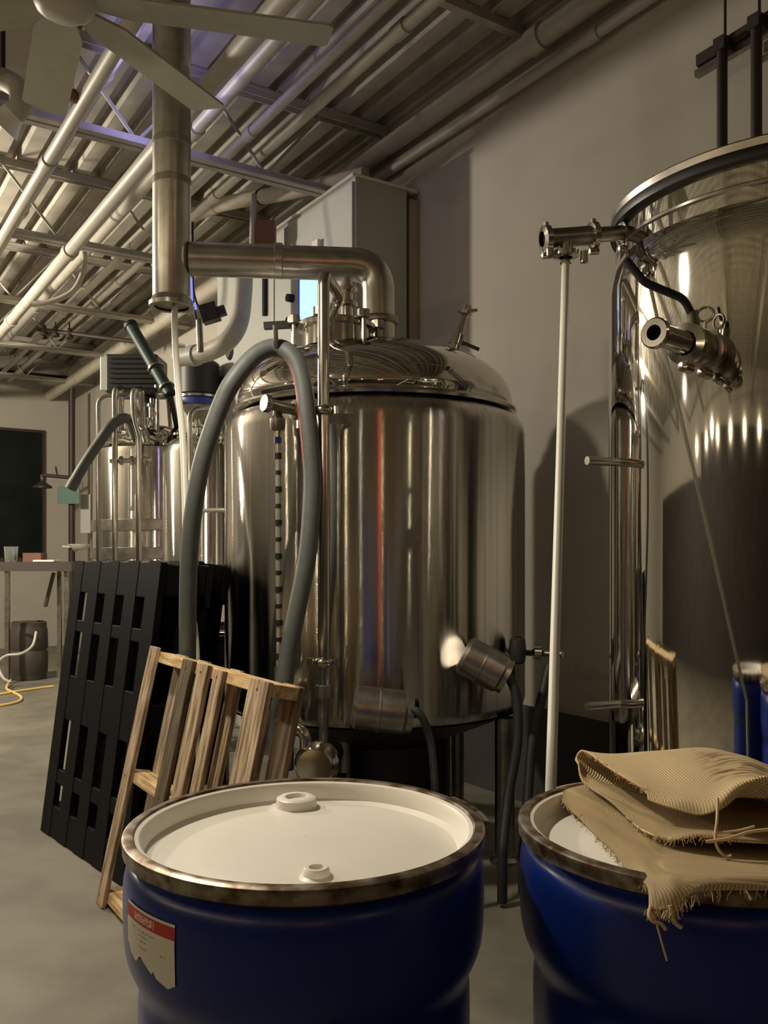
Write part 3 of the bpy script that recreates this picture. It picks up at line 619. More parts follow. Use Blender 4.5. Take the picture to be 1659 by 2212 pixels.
# ------------------------------------------------------------------ background brewhouse
KT = Vector((P(343, 0, 8).x, 8.0, 0))
t = thing('mash_tun', 'smaller steel tank with pipes and motors on its lid, behind the pallets', 'tank', (KT.x, KT.y, 0))
MB().lathe([(.55, .5), (.58, .52), (.58, 2.28), (.56, 2.33), (.50, 2.35)], (KT.x, KT.y, 0), seg=80).build('jacket', STEEL_B, t)
MB().lathe([(.545, 2.34), (.55, 2.36), (.45, 2.47), (.3, 2.54), (.1, 2.57), (.001, 2.575)], (KT.x, KT.y, 0), seg=64).build('lid', STEEL_P, t)
for z in (1.42, 1.66): MB().lathe([(.58, z-.05), (.592, z-.045), (.592, z+.045), (.58, z+.05)], (KT.x, KT.y, 0), seg=80).build('band', STEEL_D, t)
for a in (30, 150, 270):
    a = math.radians(a); MB().lathe([(.04, 0), (.04, .55)], (KT.x+math.cos(a)*.45, KT.y+math.sin(a)*.45, 0), seg=16).build('leg', STEEL_D, t)
c = P(330, 930, 7.85); MB().lathe([(.04, -.02), (.04, .06), (.05, .06), (.05, .075), (.03, .08), (.03, .17), (.045, .175), (.045, .2), (.02, .21), (.02, .25), (.001, .25)], P(328, 922, 7.8), seg=20).build('sample_port', STEEL, t)
for (px, py, r) in ((300, 952, .06), (345, 950, .07), (390, 950, .07), (275, 948, .05)):
    c = P(px, py, 7.6); MB().lathe([(r*.5, -.04), (r*.5, .03), (r, .035), (r, .055), (.001, .06)], c, seg=18).build('lid_fitting', STEEL, t)
# motor pair above the tun
c = P(296, 815, 7.9)
t = thing('agitator_motor', 'dark ribbed agitator motor above the smaller tank lid', 'motor', (c.x, c.y, 2.56))
MB().box(c, (.46, .38, .34)).build('housing', DARK_M, t, smooth=False, bevel=.02)
for k in range(7): MB().box(c+Vector((0.02, -.195, -.13+.043*k)), (.40, .02, .012)).build('cooling_fin', BLACK, t, smooth=False)
MB().box(c+Vector((-.25, 0, 0)), (.06, .34, .30)).build('end_cover', CAB, t, smooth=False, bevel=.01)
MB().tube([Vector((c.x+.1, c.y, c.z-.17)), Vector((c.x+.1, c.y+.05, 2.53))], .07, 16).build('gearbox_neck', DARK_M, t)
c = P(430, 818, 7.3)
t = thing('grist_hopper', 'dark hopper motor with a blue band right of the agitator motor', 'motor', (c.x, c.y, c.z-.35))
MB().lathe([(.001, .14), (.14, .14), (.165, .12), (.165, -.13), (.15, -.15)], c, seg=28).build('drum', DARK_M, t)
MB().lathe([(.15, -.15), (.18, -.15), (.18, -.17), (.15, -.175)], c, seg=28).build('flange', STEEL, t)
MB().lathe([(.17, -.175), (.175, -.18), (.175, -.23), (.16, -.235)], c, seg=28).build('blue_band', BLUE_M, t)
MB().lathe([(.15, -.23), (.08, -.33), (.05, -.36)], c, seg=24).build('cone', STEEL_D, t)
MB().tube([c-ZV*.34, Vector((c.x, c.y, c.z-.62)), Vector((c.x-.25, c.y+.4, c.z-.66))], .045, 14).build('chute', STEEL_D, t)
au = [P(284, 706, 7.6), P(368, 852, 7.35)]
t = thing('grain_auger', 'dark green auger tube slanting down between the dark motors', 'auger', au[1])
MB().tube(au, .052, 16).build('tube', GREEN, t); MB().tube([au[0]+(au[0]-au[1]).normalized()*.03, au[0]], .06, 16).build('end_cap', DARK_M, t)
for k in (.62, .9): 
    p = au[0].lerp(au[1], k); MB().lathe([(.052, -.01), (.07, -.008), (.07, .008), (.052, .01)], p, au[1]-au[0], 18).build('flange', STEEL, t)
MB().beam(au[1], Vector((KT.x+.2, KT.y-.1, 2.5)), .04, .04).build('support', DARK_M, t, smooth=False)
# front pipes of the brewhouse
def bpipe(label, pts, r=.022, rad=.08):
    pts = fillet(pts, rad, 6); tt = thing('process_pipe', label, 'pipe', min(pts, key=lambda p: p.z)); MB().tube(pts, r, 14).build('pipe', STEEL, tt)
    i = min(range(len(pts)), key=lambda k: pts[k].z); q = pts[i]+ZV*.5
    MB().lathe([(r, -.015), (r*1.8, -.01), (r*1.8, .01), (r, .015)], q, seg=16).build('clamp', STEEL, tt); return tt
bpipe('bent steel pipe bowing over, leftmost before the smaller tank', [P(212, 1500, 7.2), P(212, 856, 7.2), P(290, 853, 7.3), P(300, 900, 7.7)], .018)
bpipe('straight upright steel pipe with hooked top before the smaller tank', [P(248, 1500, 7.1), P(248, 843, 7.1), P(262, 838, 7.6), P(262, 930, 7.75)], .024, .05)
bpipe('jogged upright steel pipe before the smaller tank', [P(300, 1500, 7.1), P(300, 945, 7.1), P(288, 905, 7.1), P(288, 845, 7.1), P(305, 840, 7.6), P(305, 930, 7.75)], .026, .05)
bpipe('thin curved steel pipe arching over the smaller tank lid', [P(340, 960, 7.6), P(340, 852, 7.6), P(362, 852, 7.55), P(368, 925, 7.6)], .016, .06)
bpipe('rounded steel rail right of the drain tube', [P(410, 1500, 6.0), P(410, 884, 6.0), P(478, 880, 6.15), P(486, 960, 6.4)], .018, .07)
t = thing('manifold_bar', 'steel manifold bar linking upright pipes across the smaller tank', 'pipe', P(300, 1000, 7.15))
MB().tube([P(238, 996, 7.15), P(330, 993, 7.15)], .02, 12).build('bar', STEEL, t)
for px in (262, 286, 315): MB().lathe([(.02, -.015), (.038, -.01), (.038, .01), (.02, .015)], P(px, 995, 7.15), Vector((1, 0, 0)), 16).build('clamp', STEEL, t)
t = thing('coolant_line', 'short bright steel pipe joining narrow tank to the large tank', 'pipe', P(470, 1102, 4.9))
MB().tube([P(410, 1104, 5.4), P(500, 1101, 4.75)], .013, 12).build('pipe', STEEL, t); MB().lathe([(.013, -.012), (.026, -.008), (.026, .008), (.013, .012)], P(430, 1103, 5.25), Vector((1, -1, 0)), 14).build('clamp', STEEL, t)
NT = Vector((P(455, 0, 6.6).x, 6.6, 0))
t = thing('narrow_tank', 'narrow steel tank half hidden between the grey hose and the large tank', 'tank', (NT.x, NT.y, 0))
MB().lathe([(.33, .4), (.35, .42), (.35, 2.15), (.33, 2.2)], (NT.x, NT.y, 0), seg=64).build('jacket', STEEL_B, t)
MB().lathe([(.33, 2.2), (.3, 2.24), (.2, 2.29), (.001, 2.31)], (NT.x, NT.y, 0), seg=48).build('lid', STEEL_P, t)
for k in range(3):
    a = k*2.1+.3; MB().lathe([(.03, 0), (.03, .45)], (NT.x+math.cos(a)*.26, NT.y+math.sin(a)*.26, 0), seg=14).build('leg', STEEL_D, t)
for px, py in ((428, 905), (452, 922), (440, 945), (468, 935)):
    MB().lathe([(.02, -.05), (.02, .02), (.04, .025), (.04, .04), (.02, .045), (.02, .08), (.001, .08)], P(px, py+25, 6.45), Vector((random.uniform(-.3, .3), 0, 1)), 14).build('lid_fitting', STEEL if px != 440 else BLACK, t)
# big curved vent hose in front of cabinet
pts = cr([P(527, 560, 6.3), P(524, 640, 6.3), P(515, 700, 6.3), P(490, 738, 6.3), P(455, 758, 6.4), P(420, 768, 6.5), P(385, 772, 6.6)], 8)
t = thing('vent_bend', 'thick grey pipe bend curling down in front of the control cabinet', 'pipe', pts[-1])
MB().tube(pts, .068, 20).build('bend', PIPE_W, t)
for i in (0, 40): MB().tube([pts[i]-(pts[i+1]-pts[i]).normalized()*.03, pts[i]+(pts[i+1]-pts[i]).normalized()*.03], .078, 20).build('collar', CAB, t)
MB().tube([P(545, 560, 6.32), P(548, 420, 6.32)], .024, 16).build('riser', PIPE_W, t)
MB().box(P(575, 508, 6.35), (.13, .14, .17)).build('bracket_box', CARD, t, smooth=False)
# black actuator and blue led
c = P(453, 677, 6.0)
t = thing('black_actuator', 'small black box actuator hanging in front of the pale pipe', 'box', c-ZV*.07)
X = Vector((math.cos(.3), 0, math.sin(.3))); Z2 = Vector((-math.sin(.3), 0, math.cos(.3)))
MB().box(c, (.12, .1, .12), (X, Vector((0, 1, 0)), Z2)).build('housing', BLACK, t, smooth=False, bevel=.006)
MB().box(c+X*.08-Z2*.01, (.06, .06, .06), (X, Vector((0, 1, 0)), Z2)).build('plug', BLACK, t, smooth=False)
MB().tube(cr([c-X*.05+Z2*.05, P(425, 655, 6.0), P(417, 620, 6.02), P(416, 560, 6.05), P(416, 480, 6.1)], 6), .008, 8).build('lead', BLACK, t)
t = thing('led_tube', 'thin vertical blue LED tube glowing beside the flue', 'light', P(413, 665, 5.2))
MB().tube([P(412, 600, 5.2), P(414, 650, 5.2)], .009, 10).build('upper_tube', LED, t); MB().tube([P(420, 655, 5.2), P(422, 668, 5.2)], .009, 10).build('lower_tube', LED, t)
MB().tube([P(409, 590, 5.22), P(424, 690, 5.22)], .006, 8).build('holder', BLACK, t)
MB().tube([P(430, 690, 5.3), P(433, 760, 5.3)], .02, 12).build('stem', STEEL_D, t)
MB().tube([P(409, 590, 5.22), P(409, 350, 5.25)], .005, 8).build('drop_rod', BLACK, t)
# grey dump hose at left
pts = cr([P(152, 1056, 6.9), P(178, 1010, 6.9), P(212, 958, 6.95), P(245, 915, 7.0), P(275, 905, 7.3), P(290, 940, 7.5)], 6)
t = thing('dump_hose', 'grey hose stub sloping down left of the smaller tank', 'hose', pts[0])
MB().tube(pts, .042, 16).build('hose', HOSE, t); MB().tube(pts[0:4], .046, 16).build('cuff', HOSE_D, t)
MB().lathe([(.001, -.002), (.034, -.002)], pts[0], (pts[0]-pts[1]), 16).build('mouth', BLACK, t)
# beige box and chrome elbow low behind hose
c = P(462, 1320, 5.4)
t = thing('junction_box', 'beige junction box on black pedestal between hose and large tank', 'box', (c.x, c.y, 0))
MB().box(c, (.16, .1, .13)).build('box', BEIGE, t, smooth=False, bevel=.006); MB().box((c.x, c.y+.03, (c.z-.07)/2), (.16, .1, c.z-.07)).build('pedestal', BLACK, t, smooth=False)
MB().tube(fillet([c+Vector((-.01, -.08, -.36)), c+Vector((-.01, -.08, -.13)), c+Vector((.11, -.08, -.13))], .09, 8), .022, 16).build('chrome_elbow', STEEL, t)

# ------------------------------------------------------------------ emergency shower and far-left corner
t = thing('emergency_shower', 'dark emergency shower pipe with round head at the far corner', 'shower', (P(155, 0, 12.4).x, 12.4, 0))
r0 = P(155, 0, 12.4); rx = r0.x
top = 3.75
MB().tube([(rx, 12.4, 0), (rx, 12.4, top)], .045, 14).build('riser', PIPE_K, t)
az = P(155, 1032, 12.4).z
MB().tube([(rx, 12.4, az), P(90, 1026, 12.4)], .025, 12).build('arm', PIPE_K, t)
MB().tube([P(125, 1030, 12.4), P(120, 1008, 12.4)], .014, 8).build('pull_lever', PIPE_K, t)
MB().lathe([(.02, .06), (.03, .03), (.13, -.04), (.13, -.06), (.001, -.05)], P(92, 1045, 12.4), seg=24).build('shower_head', PIPE_K, t)
MB().tube([P(90, 1026, 12.4), P(91, 1042, 12.4)], .02, 10).build('drop', STEEL, t)
MB().box(P(148, 1069, 12.3), (.31, .02, .25)).build('sign_plate', GREEN_S, t, smooth=False)
MB().lathe([(.001, -.06), (.10, -.04), (.16, .02), (.165, .03), (.15, .02), (.001, -.03)], P(172, 1180, 12.3), seg=24).build('eyewash_bowl', WHITE_P, t)
MB().tube([P(155, 1185, 12.4), P(172, 1190, 12.3)], .02, 10).build('bowl_pipe', WHITE_P, t)
MB().tube([P(135, 1180, 12.3), P(166, 1183, 12.3)], .015, 10).build('push_handle', WHITE_P, t)
MB().box(P(187, 1110, 12.6), (.14, .10, .55)).build('soap_dispenser', CAB, t, smooth=False)
sz = hitS(80, 812, WS-.1).z; tag(MB().tube([W(WS-.1, -.6, sz), W(WS-.1, WN-.1, sz)], .045, 12).build('sprinkler_main', PIPE_K), 'dark horizontal pipe along the top of the far wall', 'pipe')
# bar-height work table
TD = 9.6; ztt = P(0, 1214, TD).z
t = thing('work_table', 'tall dark work table against far side of the room, left of pallets', 'table', (P(60, 0, TD).x, TD, 0))
x0, x1 = P(-60, 0, TD).x, P(158, 0, TD).x
MB().box(((x0+x1)/2, TD+.25, ztt-.05), (x1-x0, .6, .10)).build('table_top', TABLE, t, smooth=False)
for x, y in ((P(16, 0, TD).x, TD), (P(96, 0, TD).x, TD+.45), (P(140, 0, TD).x, TD+.05)):
    MB().beam((x, y, 0), (x, y, ztt-.10), .045, .045).build('leg', STEEL_D, t, smooth=False)
MB().beam(P(116, 1238, TD+.3), P(98, 1310, TD+.35), .05, .03).build('brace', TABLE, t, smooth=False)
MB().beam(P(28, 1344, TD+.05), P(80, 1342, TD+.05), .02, .02).build('shelf_rail', STEEL, t, smooth=False)
c = P(24, 1212, TD+.15)
gp = MB().lathe([(.001, 0), (.06, 0), (.065, .01), (.075, .17), (.07, .17), (.06, .012), (.001, .012)], (c.x, c.y, ztt), seg=24).build('glass_pitcher', CLEAR); tag(gp, 'clear glass pitcher standing on the tall work table', 'pitcher')
tag(MB().box((P(60, 0, TD).x, TD+.2, ztt+.05), (.2, .18, .10)).build('cardboard_box', CARD, smooth=False), 'small reddish-brown box beside the glass pitcher', 'box')
tag(MB().box((P(98, 0, TD).x, TD+.05, ztt+.012), (.23, .22, .022)).build('white_tray', WHITE_P, smooth=False, bevel=.005), 'flat white tray on the edge of the tall work table', 'tray')
kx = P(55, 0, 9.9).x
k = thing('steel_keg', 'dark steel keg standing beneath the tall work table', 'keg', (kx, 10.0, 0))
MB().lathe([(.17, .0), (.19, .01), (.19, .06), (.20, .08), (.205, .3), (.19, .33), (.205, .36), (.20, .56), (.19, .58), (.19, .64), (.17, .65)], (kx, 10.0, 0), seg=32).build('barrel', TABLE, k)
MB().lathe([(.001, .57), (.16, .56), (.19, .58)], (kx, 10.0, 0), seg=32).build('top', TABLE, k); MB().lathe([(.03, .57), (.03, .62), (.001, .62)], (kx, 10.0, 0), seg=16).build('spear', STEEL_D, k)
pts = cr([hitZ(115, 1483, .012), hitZ(95, 1485, .012), hitZ(40, 1493, .012), hitZ(-10, 1501, .012), hitZ(-60, 1506, .012), hitZ(-60, 1528, .012), hitZ(0, 1524, .012), hitZ(38, 1516, .012), hitZ(46, 1506, .012), hitZ(30, 1496, .012), hitZ(14, 1487, .012), hitZ(22, 1470, .05)], 6)
tag(MB().tube(pts, .013, 10).build('floor_hose', YELLOW), 'thin yellow hose coiled loosely on the concrete floor', 'hose')
pts = cr([P(78, 1365, 9.5), P(70, 1395, 9.4), P(45, 1412, 9.3), P(15, 1416, 9.3), P(-4, 1432, 9.2), P(5, 1462, 9.1), P(22, 1474, 9.1)], 6)
tag(MB().tube(pts, .014, 10).build('drain_hose', TUBE_W), 'pale hose drooping below the tall work table', 'hose')

# ------------------------------------------------------------------ black plastic pallets
def basis_mat(o, u, v, wv): return Matrix(((u.x, v.x, wv.x, o.x), (u.y, v.y, wv.y, o.y), (u.z, v.z, wv.z, o.z), (0, 0, 0, 1)))
def black_pallet():
    t = thing('plastic_pallet', '', 'pallet'); Wd, H, T = 1.0, 1.38, .15
    m = MB()
    for x in (0.0, .22, .44, .66, .88): m.box((x+.06, H/2, .015), (.12, H, .03))
    m.build('deck_upright', BLACK_P, t, smooth=False)
    for y0, y1 in ((0, .15), (.26, .33), (.58, .80), (1.02, 1.08), (1.22, H)):
        MB().box((Wd/2, (y0+y1)/2, .014), (Wd, y1-y0, .028)).build('deck_band', BLACK_P, t, smooth=False, bevel=.004)
    for y in (.075, H/2, H-.075):
        for x in (.07, Wd/2, Wd-.07):
            MB().box((x, y, -.055), (.13, .14, .11)).build('block', BLACK_P, t, smooth=False, bevel=.006)
    for y in (.1, H/2, H-.1): MB().box((Wd/2, y, -.125), (Wd, .2, .03)).build('runner', BLACK_P, t, smooth=False)
    for x in (.1, .37, .63, .9): MB().box((x, H/2, -.125), (.16, H, .028)).build('runner_upright', BLACK_P, t, smooth=False)
    for x in (.17, .61, .83): MB().box((x, H/2, -.02), (.12, H-.1, .012)).build('web_plate', BLACK_P, t, smooth=False)
    for k in range(5): MB().box((.17+.165*k, H/2-.03, -.01), (.016, H-.3, .02)).build('rib', BLACK_P, t, smooth=False)
    return t
bp = black_pallet()
PA = math.radians(50); U = Vector((math.cos(PA), -math.sin(PA), 0)); PN = Vector((math.sin(PA), math.cos(PA), 0))
def place_pallet(o, bl, lean, label):
    v = (PN*lean+ZV).normalized(); wv = U.cross(v).normalized()
    if wv.dot(PN) > 0: wv = -wv
    o.matrix_world = basis_mat(bl, U, v, wv); o['label'] = label
b0 = hitZ(100, 1792, 0)
place_pallet(bp, b0, .13, 'black plastic pallet leaning nearest the lit floor, outermost of its stack')
q = copy_tree(bp); place_pallet(q, b0+PN*.18-U*.16, .13, 'black plastic pallet in the middle of its leaning stack')
q = copy_tree(bp); place_pallet(q, b0+PN*.36-U*.33, .13, 'black plastic pallet at the tank side of its leaning stack')

# ------------------------------------------------------------------ wooden pallet
BL = Vector((-1.15, 3.56, 0)); WU = -DV
lean = .22; H = 1.03; Wd = 1.15
t = thing('wooden_pallet', 'worn wooden pallet standing on edge, leaning beside the black pallets', 'pallet')
v = (NV*lean+ZV).normalized(); wv = -(NV-ZV*lean).normalized()
t.matrix_world = basis_mat(BL, WU, v, wv)
def board(x0, wd, y0, y1, z0, z1, mt, name):
    random.seed(int(x0*1000)+int(z0*100)); MB().box((x0+wd/2, (y0+y1)/2, (z0+z1)/2), (wd, y1-y0, z1-z0)).build(name, mt, t, smooth=False, bevel=.003)
# z axis = towards viewer side (-n); stringers -0.09..0, front boards 0..0.02, back boards -0.11..-0.09
for y0 in (0.02, H/2-.02, H-.045): board(0, Wd, y0, y0+.042, -.09, 0, WOOD_E, 'stringer')
for x, wd, mt, y0, y1 in ((0, .09, WOOD, -.0, H+.015), (.40, .10, WOOD_D, .005, H), (.56, .095, WOOD, 0, H), (.715, .075, WOOD, .01, H-.005), (1.01, .14, WOOD, 0, H)): board(x, wd, y0, y1, .0, .02, mt, 'deck_board')
for x, wd in ((.03, .10), (.28, .10), (.60, .09), (.86, .10), (1.03, .12)): board(x, wd, 0.0, H-(.10 if x == .86 else 0), -.11, -.09, WOOD, 'back_board')
for x in (.04, .45, .6, .75, 1.08):
    for y in (.04, H/2, H-.03):
        MB().lathe([(.001, .0225), (.005, .022), (.005, .018)], (x, y, 0), seg=8).build('nail', STEEL_D, t)

# ------------------------------------------------------------------ drums
def drum(label, cx, cy, rot=0.):
    zt = .957; t = thing('blue_drum', label, 'drum', (cx, cy, 0), 'blue drums in the foreground'); R = .295
    body = [(.001, .0), (.25, 0), (.265, .02), (.268, .30), (.271, .66), (.268, .715), (.272, .735), (.286, .765), (.2925, .80), (.294, .86), (.2925, .892), (.286, .912), (.274, .922), (.271, .938)]
    pr = [(p.x, p.z) for p in cr([Vector((a, 0, b)) for a, b in body], 3)]
    MB().lathe(pr, (cx, cy, 0), seg=96).build('body', BLUE, t)
    ring = MB().lathe([(.272, zt-.030), (.288, zt-.029), (.295, zt-.024), (.2935, zt-.016), (.2965, zt-.009), (.2955, zt-.003), (.290, zt), (.279, zt), (.276, zt-.006), (.274, zt-.02)], (cx, cy, 0), seg=96).build('lever_ring', RUST, t)
    lid = MB().lathe([(.2765, zt-.004), (.270, zt-.006), (.266, zt-.012), (.262, zt-.034), (.250, zt-.040), (.240, zt-.036), (.12, zt-.026), (.001, zt-.024)], (cx, cy, 0), seg=96).build('lid', WHITE_P, t)
    return t, lid, ring, zt
d1, lid, ring, zt = drum('blue plastic drum with clean white lid and torn red label', -.129, 1.465)
for (x, y, r) in ((-.165, 1.655, .030), (-.10, 1.30, .016)):
    MB().lathe([(r*1.9, -.005), (r*1.75, .003), (r*1.3, .006), (r*1.22, .006+r*.5), (r*1.05, .009+r*.5), (r*.72, .009+r*.5), (r*.66, .002+r*.5), (.001, r*.5)], (x, y, zt-.034), seg=36).build('bung', WHITE_P, lid)
MB().lathe([(.001, .0), (.005, .0)], (-.10, 1.30, zt-.034+.009), seg=12).build('bung_hole', BLACK, lid)
# lever latch on ring (right side)
c = Vector((-.129, 1.465, zt-.014))
for k in range(5):
    a = math.radians(2+k*6); p = c+Vector((math.cos(a)*.302, math.sin(a)*.302, 0)); q = c+Vector((math.cos(a+.11)*.302, math.sin(a+.11)*.302, 0))
    MB().beam(p, q, .008, .022).build('latch_lever', RUST, ring, smooth=False)
# torn label
def lab_pt(u, vv, off=.0012):
    ang = math.radians(211+u*26); z = .795+vv*.093
    tb = [(.735, .272), (.765, .286), (.80, .2932), (.86, .2946), (.892, .2932)]
    r = .29
    for (z0, r0), (z1, r1) in zip(tb, tb[1:]):
        if z0 <= z <= z1: r = r0+(r1-r0)*(z-z0)/(z1-z0)
    return Vector((-.129+math.cos(ang)*(r+off), 1.465+math.sin(ang)*(r+off), z))
bt = [(0, .34), (.05, .30), (.10, .20), (.16, .19), (.22, .13), (.29, .16), (.33, .24), (.38, .26), (.44, .21), (.50, .17), (.56, .13), (.60, .10), (.64, .16), (.69, .07), (.75, .05), (.8, .03), (.86, -.01), (.9, .0), (.95, .05), (1, .08)]
def bot(u):
    for (a, b), (c, d) in zip(bt, bt[1:]):
        if a <= u <= c: return b+(d-b)*(u-a)/(c-a)
    return .1
NU, NVv = 60, 16; rows = []; uvs = []
for j in range(NVv+1):
    row = []
    for i in range(NU+1):
        u = i/NU; b = bot(u); vv = b+(1-b)*j/NVv; row.append(lab_pt(u, vv)); uvs.append((u, vv))
    rows.append(row)
m = MB(); m.grid(rows); lb = m.build('torn_label', LABEL, d1)
ul = lb.data.uv_layers.new(name='UVMap')
for lp in lb.data.loops: ul.data[lp.index].uv = uvs[lp.vertex_index]
lb['label'] = 'torn white label with a red header band'
d2, lid2, ring2, zt = drum('blue plastic drum carrying a folded burlap sack on its white lid', .522, 1.46)

# ------------------------------------------------------------------ burlap sack
sk = thing('burlap_sack', 'folded tan burlap sack with frayed strings draped over drum lid', 'sack', (.55, 1.46, .92))
def sheet(name, rows, nu=10, nv=8, print_box=None, thick=.004, uo=(0, 0)):
    R1 = [cr(r, nu) for r in rows]; n = len(R1[0])
    cols = [cr([R1[j][i] for j in range(len(R1))], nv) for i in range(n)]
    grid = [[cols[i][j] for i in range(n)] for j in range(len(cols[0]))]
    off = ROOT[sk.name]; m = MB()
    for j, r in enumerate(grid):
        for i, p in enumerate(r):
            k = .0011*math.sin(i*.37+j*.21+uo[0]*9)+.0009*math.sin(j*.43-i*.17); grid[j][i] = p+Vector((0, 0, k))
    m.grid(grid); o = m.build(name, BURLAP, sk, ang=180)
    # arc-length uv in metres
    ul = o.data.uv_layers.new(name='UVMap'); UV = {}
    for j in range(len(grid)):
        acc = 0
        for i in range(n):
            if i: acc += (grid[j][i]-grid[j][i-1]).length
            vv = 0 if j == 0 else UV[(j-1)*n+i][1]+(grid[j][i]-grid[j-1][i]).length
            UV[j*n+i] = (acc+uo[0], vv+uo[1])
    for lp in o.data.loops: ul.data[lp.index].uv = UV[lp.vertex_index]
    at = o.data.attributes.new('print', 'FLOAT', 'POINT')
    for vv in range(len(o.data.vertices)):
        j, i = divmod(vv, n); fi, fj = i/(n-1), j/(len(grid)-1)
        
        if print_box:
            e = min(fi-print_box[0], print_box[1]-fi, fj-print_box[2], print_box[3]-fj)/.10; at.data[vv].value = .85*max(0., min(1., e))
    s_ = o.modifiers.new('thickness', 'SOLIDIFY'); s_.thickness = thick; s_.offset = 0
    return o
# top flap: from the back edge forward, rolling under at the front
sheet('top_fold', [
    [P(1250, 1650, 1.70), P(1262, 1690, 1.66), P(1330, 1722, 1.60), P(1420, 1760, 1.52), P(1500, 1790, 1.46), P(1590, 1800, 1.44), P(1740, 1800, 1.46)],
    [P(1243, 1640, 1.73), P(1300, 1655, 1.74), P(1380, 1675, 1.74), P(1460, 1690, 1.74), P(1540, 1700, 1.74), P(1640, 1705, 1.74), P(1760, 1715, 1.74)],
    [P(1258, 1622, 1.72), P(1330, 1630, 1.72), P(1420, 1622, 1.73), P(1520, 1620, 1.74), P(1590, 1632, 1.73), P(1660, 1655, 1.70), P(1780, 1690, 1.68)],
    [P(1305, 1650, 1.60), P(1385, 1658, 1.59), P(1460, 1652, 1.58), P(1545, 1655, 1.57), P(1610, 1664, 1.56), P(1690, 1685, 1.55), P(1790, 1710, 1.54)],
    [P(1350, 1682, 1.49), P(1425, 1695, 1.46), P(1495, 1700, 1.44), P(1560, 1694, 1.43), P(1625, 1684, 1.44), P(1700, 1690, 1.44), P(1790, 1712, 1.44)],
    [P(1392, 1708, 1.42), P(1450, 1725, 1.385), P(1510, 1735, 1.365), P(1555, 1722, 1.35), P(1600, 1690, 1.35), P(1680, 1680, 1.36), P(1780, 1700, 1.37)],
    [P(1400, 1728, 1.405), P(1455, 1748, 1.37), P(1510, 1758, 1.35), P(1552, 1752, 1.335), P(1575, 1735, 1.34), P(1610, 1720, 1.37), P(1760, 1730, 1.40)],
    ], print_box=(.42, .85, .36, .66))
# middle layer: slopes down to the front with a shaded lip
sheet('middle_fold', [
    [P(1256, 1660, 1.71), P(1300, 1690, 1.66), P(1400, 1720, 1.60), P(1500, 1740, 1.56), P(1600, 1750, 1.55), P(1740, 1760, 1.55)],
    [P(1262, 1688, 1.68), P(1320, 1712, 1.58), P(1400, 1745, 1.50), P(1490, 1765, 1.46), P(1590, 1790, 1.42), P(1740, 1800, 1.44)],
    [P(1290, 1712, 1.60), P(1350, 1738, 1.51), P(1420, 1768, 1.44), P(1500, 1785, 1.39), P(1590, 1803, 1.36), P(1740, 1815, 1.37)],
    [P(1330, 1742, 1.51), P(1385, 1768, 1.44), P(1440, 1790, 1.37), P(1505, 1796, 1.33), P(1580, 1806, 1.31), P(1740, 1820, 1.32)],
    [P(1356, 1768, 1.46), P(1392, 1796, 1.39), P(1440, 1812, 1.34), P(1500, 1808, 1.31), P(1580, 1815, 1.30), P(1740, 1828, 1.31)],
    ], uo=(.3, .2))
# bottom layer on the lid, hanging over the ring at the front
sheet('bottom_fold', [
    [P(1204, 1703, 1.70), P(1240, 1692, 1.72), P(1300, 1690, 1.73), P(1400, 1695, 1.73), P(1560, 1700, 1.73), P(1740, 1710, 1.73)],
    [P(1202, 1712, 1.68), P(1250, 1722, 1.62), P(1320, 1745, 1.56), P(1420, 1780, 1.48), P(1560, 1810, 1.42), P(1740, 1830, 1.40)],
    [P(1225, 1742, 1.61), P(1280, 1762, 1.54), P(1345, 1790, 1.46), P(1425, 1820, 1.38), P(1540, 1840, 1.34), P(1740, 1860, 1.32)],
    [P(1270, 1785, 1.50), P(1320, 1806, 1.43), P(1370, 1828, 1.36), P(1430, 1845, 1.30), P(1540, 1858, 1.28), P(1740, 1870, 1.27)],
    [P(1320, 1838, 1.38), P(1355, 1848, 1.33), P(1395, 1856, 1.28), P(1440, 1864, 1.245), P(1540, 1868, 1.22), P(1740, 1880, 1.20)],
    [P(1362, 1884, 1.275), P(1385, 1886, 1.245), P(1415, 1885, 1.215), P(1455, 1890, 1.18), P(1540, 1888, 1.16), P(1740, 1900, 1.14)],
    [P(1400, 1918, 1.192), P(1412, 1920, 1.178), P(1435, 1918, 1.165), P(1470, 1918, 1.152), P(1540, 1908, 1.145), P(1740, 1915, 1.13)],
    [P(1404, 1962, 1.168), P(1415, 1965, 1.160), P(1437, 1968, 1.152), P(1462, 1962, 1.146), P(1520, 1925, 1.142), P(1740, 1922, 1.128)],
    ], uo=(.1, .5))
def string(pts, r=.0022):
    MB().tube(cr(pts, 5), r, 8).build('string', STRING, sk)
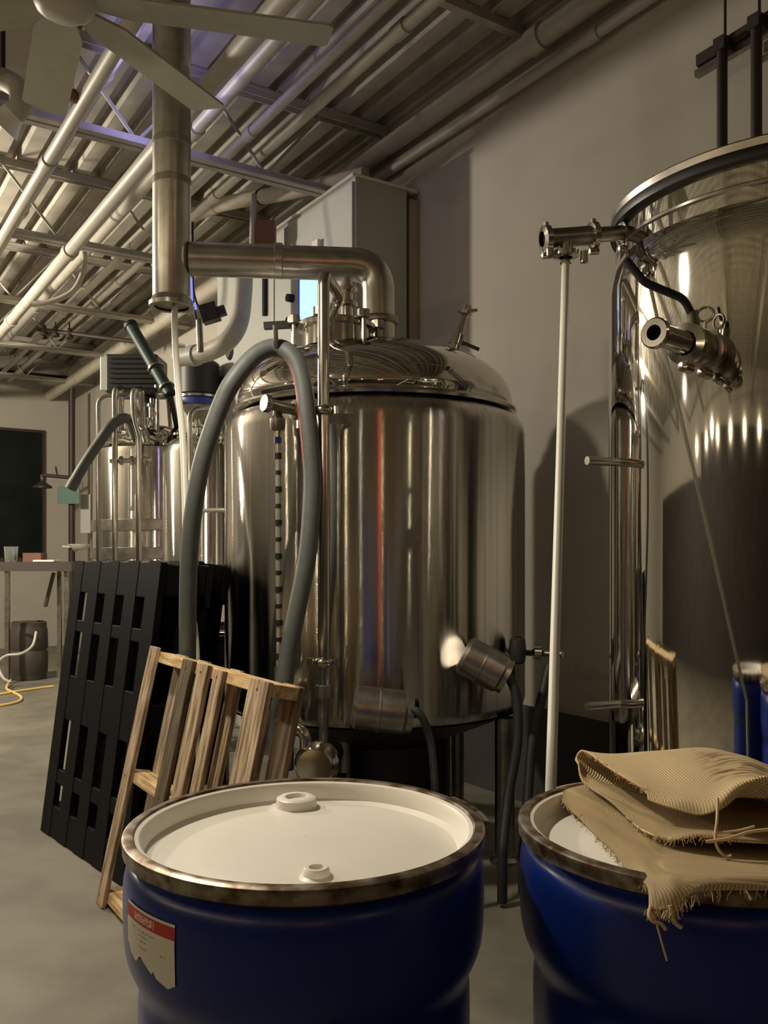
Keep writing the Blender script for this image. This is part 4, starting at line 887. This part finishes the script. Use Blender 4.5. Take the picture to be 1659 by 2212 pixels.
string([P(1406, 1958, 1.165), P(1402, 1975, 1.155), P(1410, 1990, 1.15), P(1428, 1996, 1.15), P(1438, 2008, 1.15)], .0026)
string([P(1448, 1955, 1.148), P(1452, 1975, 1.146), P(1460, 1995, 1.145), P(1472, 2004, 1.145)], .0028)
string([P(1418, 1993, 1.15), P(1428, 2030, 1.15), P(1441, 2075, 1.15)], .0014)
string([P(1550, 1725, 1.33), P(1549, 1770, 1.30), P(1545, 1810, 1.285), P(1552, 1835, 1.28), P(1568, 1850, 1.28), P(1580, 1848, 1.28)], .0022)
string([P(1525, 1818, 1.285), P(1570, 1812, 1.28), P(1620, 1797, 1.275), P(1680, 1790, 1.27)], .0026)
string([P(1540, 1800, 1.29), P(1590, 1795, 1.285), P(1630, 1785, 1.28)], .002)

# loose fibres along the raw edges of the sack
random.seed(3); fm = MB()
def fray(pts, n, down=.5, L=.012):
    pp = cr(pts, 10)
    for _ in range(n):
        p = pp[random.randrange(len(pp))]+Vector((random.uniform(-.002, .002), random.uniform(-.002, .002), random.uniform(-.002, .002)))
        d = Vector((random.uniform(-1, .6), random.uniform(-1, .2), random.uniform(-1, .5)-down)).normalized()*random.uniform(.4, 1)*L
        e = p+d; fm.tube([p, p+d*.5+Vector((random.uniform(-.002, .002), 0, random.uniform(-.001, .003))), e], .0006, 4)
fray([P(1258, 1622, 1.72), P(1305, 1650, 1.60), P(1350, 1682, 1.49), P(1392, 1708, 1.42)], 60, .2, .009)
fray([P(1202, 1712, 1.68), P(1225, 1742, 1.61), P(1270, 1785, 1.50), P(1320, 1838, 1.38), P(1362, 1884, 1.275), P(1400, 1918, 1.192)], 110, .4, .011)
fray([P(1404, 1962, 1.168), P(1437, 1968, 1.152), P(1462, 1962, 1.146), P(1520, 1925, 1.142), P(1740, 1922, 1.128)], 140, .9, .016)
fray([P(1356, 1768, 1.46), P(1392, 1796, 1.39), P(1440, 1812, 1.34), P(1500, 1808, 1.31), P(1580, 1815, 1.30)], 80, .5, .012)
fo = fm.build('frayed_fibres', STRING, sk); fo['kind'] = 'stuff'
